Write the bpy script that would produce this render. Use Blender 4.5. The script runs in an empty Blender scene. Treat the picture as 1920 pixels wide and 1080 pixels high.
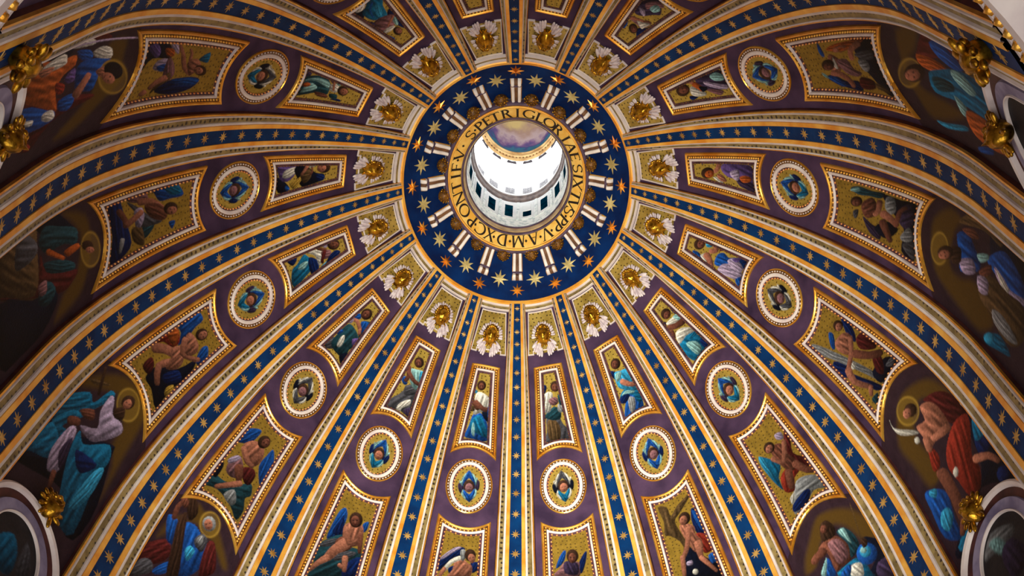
import bpy, math, random
import numpy as np
from mathutils import Matrix, Vector

random.seed(7)
rng = np.random.default_rng(7)
sc = bpy.context.scene
COL = sc.collection
PI = math.pi
D2R = PI / 180

# ------------------------------------------------------------------ camera
CAMP = (1.05811, -20.37260, 0.0)
RX = Vector((0.99990403, 0.00729010, 0.01178080))
DN = Vector((0.00118453, 0.80225383, -0.59698190))
FW = Vector((-0.01380325, 0.59693857, 0.80216820))
cd = bpy.data.cameras.new('camera')
cam = bpy.data.objects.new('camera', cd)
COL.objects.link(cam)
cam.matrix_world = Matrix(((RX[0], -DN[0], -FW[0], CAMP[0]), (RX[1], -DN[1], -FW[1], CAMP[1]),
                           (RX[2], -DN[2], -FW[2], CAMP[2]), (0, 0, 0, 1)))
cd.sensor_width = 36
cd.lens = 38.7951
cd.shift_x = -0.00404
cd.shift_y = 0.344
cd.clip_end = 500
sc.camera = cam

# ------------------------------------------------------------------ world, lights, exposure
w = bpy.data.worlds.new('world')
sc.world = w
w.use_nodes = True
w.node_tree.nodes['Background'].inputs[0].default_value = (1.0, 0.95, 0.9, 1)
w.node_tree.nodes['Background'].inputs[1].default_value = 0.1
sc.view_settings.view_transform = 'Standard'
sc.view_settings.look = 'None'
sc.view_settings.exposure = 0.0
sc.view_settings.gamma = 1.0
sc.view_settings.use_curve_mapping = False


def area(name, loc, target, sx, sy, power, color):
    l = bpy.data.lights.new(name, 'AREA')
    l.shape = 'RECTANGLE'
    l.size = sx
    l.size_y = sy
    l.energy = power
    l.color = color
    o = bpy.data.objects.new(name, l)
    COL.objects.link(o)
    o.location = loc
    o.rotation_euler = (Vector(target) - Vector(loc)).to_track_quat('-Z', 'Y').to_euler()
    return o


# added upward fill lamp below the viewer, standing in for nave floor bounce
area('nave_bounce_fill', (0, 0, -6), (0, 0, 80), 34, 34, 4100, (1.0, 0.95, 0.92))
# daylight through the sixteen drum windows
for i in range(16):
    a = (11.25 + 22.5 * i) * D2R
    area('drum_window_daylight', (18 * math.cos(a), 18 * math.sin(a), 9),
         (-10 * math.cos(a), -10 * math.sin(a), 60), 3.2, 6, 410, (1.0, 0.96, 0.93))
# added narrow-beam lamps aimed to brighten the far dome, like sun through windows
for a, p in ((-101.25, 1.0), (-78.75, 0.7), (-123.75, 0.7)):
    a *= D2R
    o = area('far_dome_fill', (17.5 * math.cos(a), 17.5 * math.sin(a), 16), (2.5, 17, 66), 3.2, 6, 3600 * p, (1.0, 0.97, 0.82))
    o.data.spread = 62 * D2R

# ------------------------------------------------------------------ dome geometry
HH, EE, RB = 46.27165, 26.23932, 21.2
RHO = RB + EE


def prof(s):
    s = np.asarray(s, float)
    ph = np.maximum(s, 0) / RHO
    return -EE + RHO * np.cos(ph), HH + RHO * np.sin(ph) + np.minimum(s, 0), ph


def PA(th, s, h):
    """a point of the inner shell: angle in degrees, arc length above the springing, height above the surface"""
    r, z, ph = prof(s)
    th = np.asarray(th, float) * D2R
    rr = r - h * np.cos(ph)
    return np.stack(np.broadcast_arrays(rr * np.cos(th), rr * np.sin(th), z - h * np.sin(ph)), -1)


def bayang(k):
    return 101.25 + 22.5 * k


def LP(k, X, Y, h):
    """bay coordinates in metres: X to the right and Y towards the oculus, seen from below"""
    r, z, ph = prof(Y)
    return PA(bayang(k) - np.asarray(X, float) / r / D2R, Y, h)


def basis(th, s, h=0.0):
    t = th * D2R
    ph = max(s, 0) / RHO
    p = PA(th, s, h)
    rx = (math.sin(t), -math.cos(t), 0)
    up = (-math.sin(ph) * math.cos(t), -math.sin(ph) * math.sin(t), math.cos(ph))
    n = (-math.cos(ph) * math.cos(t), -math.cos(ph) * math.sin(t), -math.sin(ph))
    return Matrix(((rx[0], up[0], n[0], p[0]), (rx[1], up[1], n[1], p[1]), (rx[2], up[2], n[2], p[2]), (0, 0, 0, 1)))


def seen(p, m=70):
    v = Vector(p) - Vector(CAMP)
    d = v.dot(FW)
    u, q = 967.76 + 2069.07 * v.dot(RX) / d, 1200.49 + 2069.07 * v.dot(DN) / d
    return -m < u < 1920 + m and -m < q < 1080 + m


# ------------------------------------------------------------------ materials
MATS = {}


def lin(c):
    c = np.asarray(c, float) / 255.0
    return np.where(c <= 0.04045, c / 12.92, ((c + 0.055) / 1.055) ** 2.4)


def base_mat(name, rough=0.6, metal=0.0, spec=0.4):
    m = bpy.data.materials.new(name)
    m.use_nodes = True
    nt = m.node_tree
    b = nt.nodes['Principled BSDF']
    b.inputs['Roughness'].default_value = rough
    b.inputs['Metallic'].default_value = metal
    b.inputs['Specular IOR Level'].default_value = spec
    MATS[name] = m
    return m, nt, b


def noisy(name, c1, c2, scale=1.0, rough=0.6, metal=0.0, spec=0.4, bump=0.0, detail=4, bscale=None, lo=.35, hi=.65):
    m, nt, b = base_mat(name, rough, metal, spec)
    g = nt.nodes.new('ShaderNodeNewGeometry')
    n = nt.nodes.new('ShaderNodeTexNoise')
    n.inputs['Scale'].default_value = scale
    n.inputs['Detail'].default_value = detail
    nt.links.new(g.outputs['Position'], n.inputs['Vector'])
    r = nt.nodes.new('ShaderNodeValToRGB')
    r.color_ramp.elements[0].position = lo
    r.color_ramp.elements[1].position = hi
    r.color_ramp.elements[0].color = (*lin(c1), 1)
    r.color_ramp.elements[1].color = (*lin(c2), 1)
    nt.links.new(n.outputs['Fac'], r.inputs['Fac'])
    nt.links.new(r.outputs['Color'], b.inputs['Base Color'])
    if bump:
        n2 = nt.nodes.new('ShaderNodeTexNoise')
        n2.inputs['Scale'].default_value = bscale or scale * 4
        nt.links.new(g.outputs['Position'], n2.inputs['Vector'])
        bp = nt.nodes.new('ShaderNodeBump')
        bp.inputs['Strength'].default_value = bump
        bp.inputs['Distance'].default_value = 0.05
        nt.links.new(n2.outputs['Fac'], bp.inputs['Height'])
        nt.links.new(bp.outputs['Normal'], b.inputs['Normal'])
    return m


def dots_nodes(nt, scale, thr, randomness=0.35):
    """dark tesserae set in a loose grid, from the UV map in metres"""
    uv = nt.nodes.new('ShaderNodeUVMap')
    v = nt.nodes.new('ShaderNodeTexVoronoi')
    v.voronoi_dimensions = '2D'
    v.inputs['Scale'].default_value = scale
    v.inputs['Randomness'].default_value = randomness
    nt.links.new(uv.outputs['UV'], v.inputs['Vector'])
    mr = nt.nodes.new('ShaderNodeMapRange')
    mr.inputs['From Min'].default_value = thr
    mr.inputs['From Max'].default_value = thr * 1.6
    nt.links.new(v.outputs['Distance'], mr.inputs['Value'])
    return mr.outputs['Result']


def dotted(name, c1, c2, dot, scale, thr, rough, metal, randomness=0.35, nscale=1.5):
    m = noisy(name, c1, c2, nscale, rough, metal, 0.5, 0.25, 5, 9)
    nt = m.node_tree
    b = nt.nodes['Principled BSDF']
    src = b.inputs['Base Color'].links[0].from_socket
    mx = nt.nodes.new('ShaderNodeMix')
    mx.data_type = 'RGBA'
    nt.links.new(dots_nodes(nt, scale, thr, randomness), mx.inputs['Factor'])
    mx.inputs['A'].default_value = (*lin(dot), 1)
    nt.links.new(src, mx.inputs['B'])
    nt.links.new(mx.outputs['Result'], b.inputs['Base Color'])
    return m


PURPLE = noisy('purple_mosaic', (46, 32, 54), (78, 56, 82), 0.55, 0.7, 0, 0.12, 0.25, 8, 12, .3, .7)
BLUE = noisy('blue_mosaic', (0, 32, 74), (0, 50, 100), 0.9, 0.6, 0, 0.12, 0.25, 8, 14, .3, .7)
RINGBLUE = noisy('deep_blue_mosaic', (0, 20, 64), (0, 40, 94), 0.9, 0.6, 0, 0.12, 0.2, 8, 14, .3, .7)
GILT = noisy('gilt_stucco', (228, 148, 42), (250, 194, 88), 0.8, 0.42, 0.35, 0.5, 0.15, 5, 6)
GILTB = noisy('bright_gilding', (226, 150, 40), (255, 200, 90), 0.8, 0.28, 0.75, 0.5, 0.1, 5, 6)
BRONZE = noisy('burnished_gold', (104, 68, 10), (216, 164, 48), 3.5, 0.3, 0.9, 0.5, 0.35, 5, 9)
DARKGILT = noisy('dark_gilt', (70, 42, 16), (128, 84, 30), 3.0, 0.5, 0.4, 0.5, 0.2, 5, 9)
WHITE = noisy('white_stucco', (202, 187, 186), (226, 214, 208), 0.7, 0.55, 0, 0.4, 0.1, 6, 8)
MAROON = noisy('maroon_ground', (48, 20, 24), (78, 36, 34), 1.2, 0.6, 0, 0.3)
COVE = noisy('violet_brown_cove', (54, 30, 40), (86, 52, 62), 1.5, 0.6, 0, 0.3)
BANDGOLD = dotted('dotted_gold_band', (112, 94, 54), (158, 136, 84), (48, 38, 28), 2.3, 0.17, 0.5, 0.2, 0.25)
FIELDGOLD = dotted('dotted_gold_mosaic', (146, 120, 50), (188, 162, 82), (70, 54, 26), 3.2, 0.13, 0.42, 0.4, 0.5, 1.1)
STARGOLD = noisy('star_gold', (156, 112, 48), (206, 164, 90), 1.5, 0.4, 0.4, 0.5)
STARPALE = noisy('pale_star_gold', (170, 150, 92), (214, 196, 134), 1.5, 0.5, 0.25, 0.5)
STARORANGE = noisy('orange_star_gold', (186, 96, 22), (246, 170, 60), 1.5, 0.32, 0.6, 0.5)
LETTERGOLD = noisy('inscription_gold', (240, 180, 70), (255, 214, 116), 1.4, 0.5, 0.1, 0.5, 0.1, 6, 5)
INK = noisy('dark_lettering', (22, 14, 12), (40, 26, 20), 2, 0.6)
STONE = noisy('console_stone', (222, 212, 206), (244, 236, 230), 1.2, 0.6, 0, 0.3)
UMBER = noisy('umber_channel', (88, 56, 36), (120, 82, 52), 2, 0.6)
VIOLETBAND = noisy('violet_band', (60, 44, 66), (90, 70, 92), 2, 0.6)
LANTERN = noisy('lantern_plaster', (232, 236, 240), (246, 248, 250), 0.8, 0.7)
LANTERNGREY = noisy('lantern_grey_panel', (70, 72, 80), (180, 180, 186), 9, 0.7, 0, 0.3, 0, 8)
LINTEL = noisy('grey_lintel', (48, 46, 52), (66, 62, 68), 2, 0.8, 0, 0.1)
MARBLE = noisy('pale_marble', (190, 205, 210), (240, 246, 246), 3, 0.5, 0, 0.4, 0, 10, None, .42, .5)
TEALPANE = noisy('teal_pane', (0, 24, 44), (0, 52, 72), 1.6, 0.8, 0, 0.0)
BROWNCORNICE = noisy('brown_cornice', (74, 60, 60), (120, 100, 94), 3, 0.6)
CREAM = noisy('cream_cornice', (150, 112, 66), (206, 176, 124), 1.2, 0.5)
DRUMSTONE = noisy('drum_stone', (120, 110, 98), (150, 140, 126), 0.4, 0.8)
LAVENDER = noisy('lavender_soffit', (104, 96, 128), (146, 138, 166), 1.0, 0.6)
ORANGEBEAD = noisy('orange_bead', (200, 110, 50), (246, 180, 110), 3, 0.35, 0.4, 0.5)
WINGWHITE = noisy('white_feather', (176, 160, 168), (216, 204, 206), 4, 0.5)

m, nt, b = base_mat('lit_window', 0.5)
b.inputs['Emission Color'].default_value = (1, 0.98, 0.95, 1)
b.inputs['Emission Strength'].default_value = 3.2
LIT = m

# vertex-painted mosaic: rgb from the mesh, alpha marks gold ground
m, nt, b = base_mat('painted_mosaic', 0.6, 0, 0.08)
at = nt.nodes.new('ShaderNodeVertexColor')
at.layer_name = 'paint'
mx = nt.nodes.new('ShaderNodeMix')
mx.data_type = 'RGBA'
d = dots_nodes(nt, 3.2, 0.13, 0.5)
mx.inputs['A'].default_value = (*lin((92, 72, 34)), 1)
nt.links.new(d, mx.inputs['Factor'])
nt.links.new(at.outputs['Color'], mx.inputs['B'])
mx2 = nt.nodes.new('ShaderNodeMix')
mx2.data_type = 'RGBA'
nt.links.new(at.outputs['Alpha'], mx2.inputs['Factor'])
nt.links.new(at.outputs['Color'], mx2.inputs['A'])
nt.links.new(mx.outputs['Result'], mx2.inputs['B'])
nt.links.new(mx2.outputs['Result'], b.inputs['Base Color'])
mm = nt.nodes.new('ShaderNodeMath')
mm.operation = 'MULTIPLY'
mm.inputs[1].default_value = 0.4
nt.links.new(at.outputs['Alpha'], mm.inputs[0])
nt.links.new(mm.outputs[0], b.inputs['Metallic'])
n = nt.nodes.new('ShaderNodeTexNoise')
n.inputs['Scale'].default_value = 11
g = nt.nodes.new('ShaderNodeNewGeometry')
nt.links.new(g.outputs['Position'], n.inputs['Vector'])
bp = nt.nodes.new('ShaderNodeBump')
bp.inputs['Strength'].default_value = 0.3
bp.inputs['Distance'].default_value = 0.04
nt.links.new(n.outputs['Fac'], bp.inputs['Height'])
nt.links.new(bp.outputs['Normal'], b.inputs['Normal'])
PAINT = m

# clouded sky mosaic of the lantern vault
m, nt, b = base_mat('cloud_mosaic', 0.7)
g = nt.nodes.new('ShaderNodeNewGeometry')
n = nt.nodes.new('ShaderNodeTexNoise')
n.inputs['Scale'].default_value = 0.75
n.inputs['Detail'].default_value = 6
nt.links.new(g.outputs['Position'], n.inputs['Vector'])
sx = nt.nodes.new('ShaderNodeSeparateXYZ')
nt.links.new(g.outputs['Position'], sx.inputs[0])
mr = nt.nodes.new('ShaderNodeMapRange')
mr.inputs['From Min'].default_value = 103.9
mr.inputs['From Max'].default_value = 107.6
nt.links.new(sx.outputs['Z'], mr.inputs['Value'])
ma = nt.nodes.new('ShaderNodeMath')
ma.operation = 'MULTIPLY_ADD'
ma.inputs[1].default_value = 0.9
nt.links.new(n.outputs['Fac'], ma.inputs[0])
mb = nt.nodes.new('ShaderNodeMath')
mb.operation = 'SUBTRACT'
mb.inputs[1].default_value = 0.45
nt.links.new(mr.outputs['Result'], mb.inputs[0])
nt.links.new(mb.outputs[0], ma.inputs[2])
r = nt.nodes.new('ShaderNodeValToRGB')
cr = r.color_ramp
cr.elements[0].position = 0.05
cr.elements[0].color = (*lin((20, 80, 104)), 1)
cr.elements[1].position = 0.9
cr.elements[1].color = (*lin((180, 158, 104)), 1)
for p_, c_ in ((0.2, (34, 94, 120)), (0.27, (48, 56, 112)), (0.36, (104, 76, 120)), (0.5, (164, 146, 150)), (0.7, (144, 118, 108))):
    e = cr.elements.new(p_)
    e.color = (*lin(c_), 1)
nt.links.new(ma.outputs[0], r.inputs['Fac'])
nt.links.new(r.outputs['Color'], b.inputs['Base Color'])
CLOUDS = m


# ------------------------------------------------------------------ object helpers
def mdata(name, verts, faces, mat, uv=None, smooth=True):
    me = bpy.data.meshes.new(name)
    me.from_pydata([tuple(map(float, v)) for v in verts], [], faces)
    if mat:
        me.materials.append(mat)
    if smooth:
        me.polygons.foreach_set('use_smooth', [True] * len(me.polygons))
    if uv is not None:
        l = me.uv_layers.new(name='UVMap')
        idx = np.empty(len(me.loops), dtype=np.int32)
        me.loops.foreach_get('vertex_index', idx)
        l.data.foreach_set('uv', np.asarray(uv, np.float32)[idx].ravel())
    return me


def link(name, me, parent=None, mat=None):
    o = bpy.data.objects.new(name, me)
    COL.objects.link(o)
    if parent is not None:
        o.parent = parent
        o.matrix_parent_inverse = parent.matrix_basis.inverted()
    if mat is not None:
        o.matrix_basis = mat
    return o


def empty(name, M=None):
    o = bpy.data.objects.new(name, None)
    o.empty_display_size = 0.3
    COL.objects.link(o)
    if M is not None:
        o.matrix_basis = M
    return o


def tag(o, label=None, cat=None, group=None, kind=None):
    for k_, v_ in (('label', label), ('category', cat), ('group', group), ('kind', kind)):
        if v_:
            o[k_] = v_
    return o


def gridfaces(n, m, closed=False):
    f = []
    for i in range(n - 1):
        for j in range(m if closed else m - 1):
            a, b_ = i * m + j, i * m + (j + 1) % m
            f.append((a, b_, b_ + m, a + m))
    return f


def revolve(name, rz, mat, parent=None, n=128, smooth=True):
    rz = np.asarray(rz, float)
    t = np.linspace(0, 2 * PI, n, endpoint=False)
    v = np.stack([rz[:, 0, None] * np.cos(t), rz[:, 0, None] * np.sin(t), rz[:, 1, None] + 0 * t], -1).reshape(-1, 3)
    return link(name, mdata(name, v, gridfaces(len(rz), n, True), mat, None, smooth), parent)


def offset_poly(P, d):
    """closed counter-clockwise outline moved inwards by d with mitred corners"""
    P = np.asarray(P, float)
    e = np.roll(P, -1, 0) - P
    e /= np.linalg.norm(e, axis=1)[:, None] + 1e-12
    nn = np.stack([-e[:, 1], e[:, 0]], 1)
    n0 = np.roll(nn, 1, 0)
    m_ = (n0 + nn) / (1 + (n0 * nn).sum(1))[:, None]
    return P + d * m_


def sweep_mesh(name, outline, prof_, mat, k=0, smooth=False):
    rings, uv = [], []
    for d_, h_ in prof_:
        q = outline(d_) if callable(outline) else offset_poly(outline, d_)
        rings.append(LP(k, q[:, 0], q[:, 1], h_))
        uv.append(q)
    n_, m_ = len(rings), len(rings[0])
    return mdata(name, np.concatenate(rings), gridfaces(n_, m_, True), mat, np.concatenate(uv), smooth)


BEAD_V = None


def blob(nu=6, nv=4):
    v = [(0, 0, 1)]
    for i in range(1, nv):
        a = PI * i / nv
        for j in range(nu):
            t = 2 * PI * j / nu
            v.append((math.sin(a) * math.cos(t), math.sin(a) * math.sin(t), math.cos(a)))
    v.append((0, 0, -1))
    f = [(0, 1 + j, 1 + (j + 1) % nu) for j in range(nu)]
    for i in range(nv - 2):
        for j in range(nu):
            a, b_ = 1 + i * nu + j, 1 + i * nu + (j + 1) % nu
            f.append((a, a + nu, b_ + nu, b_))
    L_ = len(v) - 1
    f += [(L_, L_ - nu + (j + 1) % nu, L_ - nu + j) for j in range(nu)]
    return np.array(v), f


BLOB = blob()
BLOB5 = blob(5, 3)


def along(P, step):
    """points at even steps along a closed outline, with the direction there"""
    P = np.asarray(P, float)
    Q = np.vstack([P, P[:1]])
    seg = np.linalg.norm(np.diff(Q, axis=0), axis=1)
    c = np.concatenate([[0], np.cumsum(seg)])
    n_ = max(3, int(c[-1] / step))
    s_ = (np.arange(n_) + .5) * c[-1] / n_
    x, y = np.interp(s_, c, Q[:, 0]), np.interp(s_, c, Q[:, 1])
    i = np.clip(np.searchsorted(c, s_) - 1, 0, len(seg) - 1)
    d_ = (Q[i + 1] - Q[i]) / seg[i][:, None]
    return x, y, d_


def beads_mesh(name, outline, d_, step, rx, ry, h, mat, k=0, rz=None):
    x, y, dr = along(outline(d_) if callable(outline) else offset_poly(outline, d_), step)
    V, F = [], []
    bv, bf = BLOB5
    for i in range(len(x)):
        ox = bv[:, 0] * rx
        oy = bv[:, 1] * ry
        X = x[i] + ox * dr[i, 0] - oy * dr[i, 1]
        Y = y[i] + ox * dr[i, 1] + oy * dr[i, 0]
        V.append(LP(k, X, Y, h + bv[:, 2] * (rz or ry)))
        F += [tuple(a + i * len(bv) for a in f_) for f_ in bf]
    return mdata(name, np.concatenate(V), F, mat)


def rotz(k):
    return Matrix.Rotation(22.5 * k * D2R, 4, 'Z')


# ------------------------------------------------------------------ setting: shell, drum, ring, ribs
th = np.arange(0, 360, 1.5)
sv = np.concatenate([[-13, -9, -6, -3], np.linspace(0, 40.1, 60)])
V = np.stack([PA(th, s_, 0.0) for s_ in sv])
ceil_ = link('ceiling', mdata('ceiling', V.reshape(-1, 3), gridfaces(len(sv), len(th), True), PURPLE))
tag(ceil_, 'purple mosaic dome shell behind the ribs and framed panels', None, None, 'structure')
dr = revolve('wall_drum', [(21.6, 33.4), (21.6, 12), (21.6, -6.5)], DRUMSTONE)
tag(dr, 'pale stone drum wall below the dome', None, None, 'structure')
cor = empty('trim_18')
tag(cor, 'white drum cornice with gilt beads at the feet of the ribs', None, None, 'structure')
revolve('white_moulding', [(21.2, 35.0), (21.05, 34.95), (20.95, 34.7), (20.95, 34.4), (21.1, 34.3)], WHITE, cor, 128, False)
revolve('bead_ground', [(21.1, 34.3), (21.1, 33.9)], DARKGILT, cor)
revolve('white_moulding', [(21.1, 33.9), (20.95, 33.8), (20.9, 33.3), (20.9, 32.6), (21.6, 32.5)], WHITE, cor, 128, False)
V, F = [], []
for i in range(300):
    a = 2 * PI * i / 300
    bv, bf = BLOB5
    V.append(bv * 0.2 + np.array([21.0 * math.cos(a), 21.0 * math.sin(a), 34.12]))
    F += [tuple(q + i * len(bv) for q in f_) for f_ in bf]
tag(link('bead', mdata('bead', np.concatenate(V), F, GILTB), cor), None, None, None, 'stuff')

# blue star collar
collar = empty('trim_17')
tag(collar, 'deep blue star collar around the oculus', None, None, 'structure')
sv = np.linspace(36.45, 40.1, 12)
V = np.stack([PA(np.arange(0, 360, 2), s_, 0.03) for s_ in sv])
link('blue_ground', mdata('blue_ground', V.reshape(-1, 3), gridfaces(len(sv), 180, True), RINGBLUE), collar)


def ringband(name, pts, mat, parent):
    V_ = np.stack([PA(np.arange(0, 360, 2), s_, h_) for s_, h_ in pts])
    return link(name, mdata(name, V_.reshape(-1, 3), gridfaces(len(pts), 180, True), mat, None, False), parent)


ringband('gilt_fillet', [(36.12, 0.0), (36.14, 0.2), (36.2, 0.26), (36.4, 0.26), (36.46, 0.2), (36.48, 0.0)], GILT, collar)


def star_mesh(name, R, r_, relief, mat, ky):
    v = [(0, 0, relief)]
    for i in range(16):
        a = PI / 2 + PI * i / 8
        q = (R if i % 4 == 0 else R * 0.86) if i % 2 == 0 else r_
        v.append((q * math.cos(a), q * math.sin(a) * ky, 0.012))
    for i in range(16):
        a = PI / 2 + PI * i / 8
        q = (R if i % 4 == 0 else R * 0.86) if i % 2 == 0 else r_
        v.append((q * math.cos(a), q * math.sin(a) * ky, -0.02))
    f = [(0, 1 + i, 1 + (i + 1) % 16) for i in range(16)] + [(1 + i, 17 + i, 17 + (i + 1) % 16, 1 + (i + 1) % 16) for i in range(16)]
    return mdata(name, v, f, mat, None, False)


S_PALE = star_mesh('pale_star', 0.66, 0.24, 0.05, STARPALE, 1.05)
S_OR = star_mesh('orange_star', 0.55, 0.2, 0.16, STARORANGE, 1.05)
S_RIB = star_mesh('rib_star', 1.0, 0.36, 0.035, STARGOLD, 1.22)
for i in range(16):
    link('star', S_OR, collar, basis(90 + 22.5 * i, 37.33, 0.05))
    link('star', S_PALE, collar, basis(bayang(i), 38.12, 0.05))

# ribs: cross-section in degrees from the rib's axis
SR = np.concatenate([np.linspace(-11.5, 0, 6), np.linspace(1.5, 36.15, 40)])


def hwid(s_):
    """the blue band is a touch wider near the oculus"""
    t = np.clip((np.asarray(s_, float) - 20) / 16, 0, 1)
    return 1.28 + 0.32 * t, 2.08 + 0.72 * t, 4.06 + 0.12 * t


def ribstrip(name, pts, mat, uvs=False):
    """pts: functions of (b, g, e) -> (angle, height)"""
    bb, gg, ee = hwid(SR)
    cols, uv = [], []
    for fn, h_ in pts:
        a = fn(bb, gg, ee)
        cols.append(PA(90 + a, SR, h_ + 0 * SR))
        r_ = prof(SR)[0]
        uv.append(np.stack([a * D2R * r_, SR], -1))
    V_ = np.stack(cols, 0)
    return mdata(name, V_.reshape(-1, 3), gridfaces(len(pts), len(SR)), mat, np.stack(uv, 0).reshape(-1, 2), False)


def mixf(a, b_, t):
    return a + (b_ - a) * t


RIBPARTS = [('blue_band', ribstrip('blue_band', [(lambda b, g, e: -b, .34), (lambda b, g, e: b, .34)], BLUE))]
for sg in (-1, 1):
    def F_(t, lo=0, sg=sg):
        # t in 0..1 from the gold's outer edge to the rib's edge; negative: inside the gold fillet
        return (lambda b, g, e: sg * mixf(g, e, t)) if t >= 0 else (lambda b, g, e: sg * mixf(b, g, 1 + t))
    RIBPARTS += [
        ('gilt_fillet', ribstrip('gilt_fillet', [(F_(-1), .34), (F_(-.98), .39), (F_(-.04), .39), (F_(0), .34)], GILT)),
        ('white_moulding', ribstrip('white_moulding', [(F_(0), .32), (F_(.02), .36), (F_(.12), .39), (F_(.22), .36), (F_(.25), .28)], WHITE)),
        ('dotted_band', ribstrip('dotted_band', [(F_(.25), .28), (F_(.68), .28)], BANDGOLD)),
        ('white_moulding', ribstrip('white_moulding', [(F_(.68), .28), (F_(.70), .32), (F_(.77), .34), (F_(.81), .31), (F_(.83), .25)], WHITE)),
        ('gilt_edge', ribstrip('gilt_edge', [(F_(.83), .25), (F_(.85), .28), (F_(.96), .26), (F_(.99), .16)], GILTB)),
        ('maroon_edge', ribstrip('maroon_edge', [(F_(.99), .16), (F_(1.05), .0)], MAROON)),
    ]
STAR_S = [-10, -8.3, -6.6, -4.9, -3.2, -1.5, 0.2, 1.95, 3.7, 5.4, 7.1, 8.8, 10.5, 12.2, 13.9, 15.61, 17.27, 18.97, 20.71, 22.31, 23.86,
          25.40, 26.84, 28.19, 29.49, 30.65, 31.85, 32.95, 33.92, 34.89, 35.77]
CLOCK = ['six o\'clock', 'half past six', 'half past seven', 'quarter past eight', 'nine o\'clock', 'quarter to ten', 'half past ten', 'half past eleven',
         'twelve o\'clock', 'half past twelve', 'half past one', 'quarter past two', 'three o\'clock', 'quarter to four', 'half past four', 'half past five']
for i in range(16):
    rib = empty('trim_%d' % (i + 1), rotz(i))
    tag(rib, 'blue starred rib running from the collar towards %s' % CLOCK[i], None, None, 'structure')
    for nm, me in RIBPARTS:
        o = link(nm, me, rib, rotz(i))
    for s_ in STAR_S:
        M = basis(90 + 22.5 * i, s_, 0.35)
        if seen(M.translation, 40):
            q = float(prof(s_)[0]) * (hwid(s_)[0] * D2R) * 0.80
            link('star', S_RIB, rib, M @ Matrix.Diagonal((q, q, 1, 1)))

# ------------------------------------------------------------------ oculus ring with its inscription
ring = empty('trim_19', Matrix.Translation((0, 0, 81.4)))
tag(ring, 'gold oculus ring carrying the dark Latin inscription', None, None, 'structure')
revolve('outer_moulding', [(5.15, 82.0), (5.12, 81.5), (5.0, 81.32), (4.88, 81.3), (4.84, 81.36)], VIOLETBAND, ring, 160)
revolve('gilt_edge', [(4.84, 81.36), (4.80, 81.26), (4.72, 81.28), (4.70, 81.40)], GILT, ring, 160)
revolve('inscription_face', [(4.70, 81.42), (4.32, 81.80), (3.96, 82.16)], LETTERGOLD, ring, 160)
revolve('inner_moulding', [(3.96, 82.16), (3.94, 82.06), (3.88, 82.04), (3.82, 82.1), (3.80, 82.25)], VIOLETBAND, ring, 160)
revolve('gilt_lip', [(3.80, 82.25), (3.77, 82.2), (3.73, 82.28), (3.72, 82.5), (3.66, 82.75)], CREAM, ring, 160)


def arcp(cx, cy, rx, ry, a0, a1, w0, w1=None, n_=14, thin=0.5):
    """a bowl stroke that thins towards its top and bottom, as quads"""
    out = []
    A = np.linspace(a0 * D2R, a1 * D2R, n_)
    for i in range(n_ - 1):
        q = []
        for a in (A[i], A[i + 1]):
            t = w0 * (thin + (1 - thin) * abs(math.cos(a)))
            q.append(((cx + (rx - t / 2) * math.cos(a), cy + (ry - t / 2) * math.sin(a)), (cx + (rx + t / 2) * math.cos(a), cy + (ry + t / 2) * math.sin(a))))
        out.append([q[0][0], q[0][1], q[1][1], q[1][0]])
    return out


def bar(x0, y0, x1, y1, t):
    dx, dy = x1 - x0, y1 - y0
    l = math.hypot(dx, dy)
    nx, ny = -dy / l * t / 2, dx / l * t / 2
    return [(x0 + nx, y0 + ny), (x0 - nx, y0 - ny), (x1 - nx, y1 - ny), (x1 + nx, y1 + ny)]


def serif(x, y, w_=0.26):
    return bar(x - w_ / 2, y, x + w_ / 2, y, 0.05)


def stem(x):
    return [bar(x, 0.02, x, 0.98, 0.16), serif(x, 0.025), serif(x, 0.975)]


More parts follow.
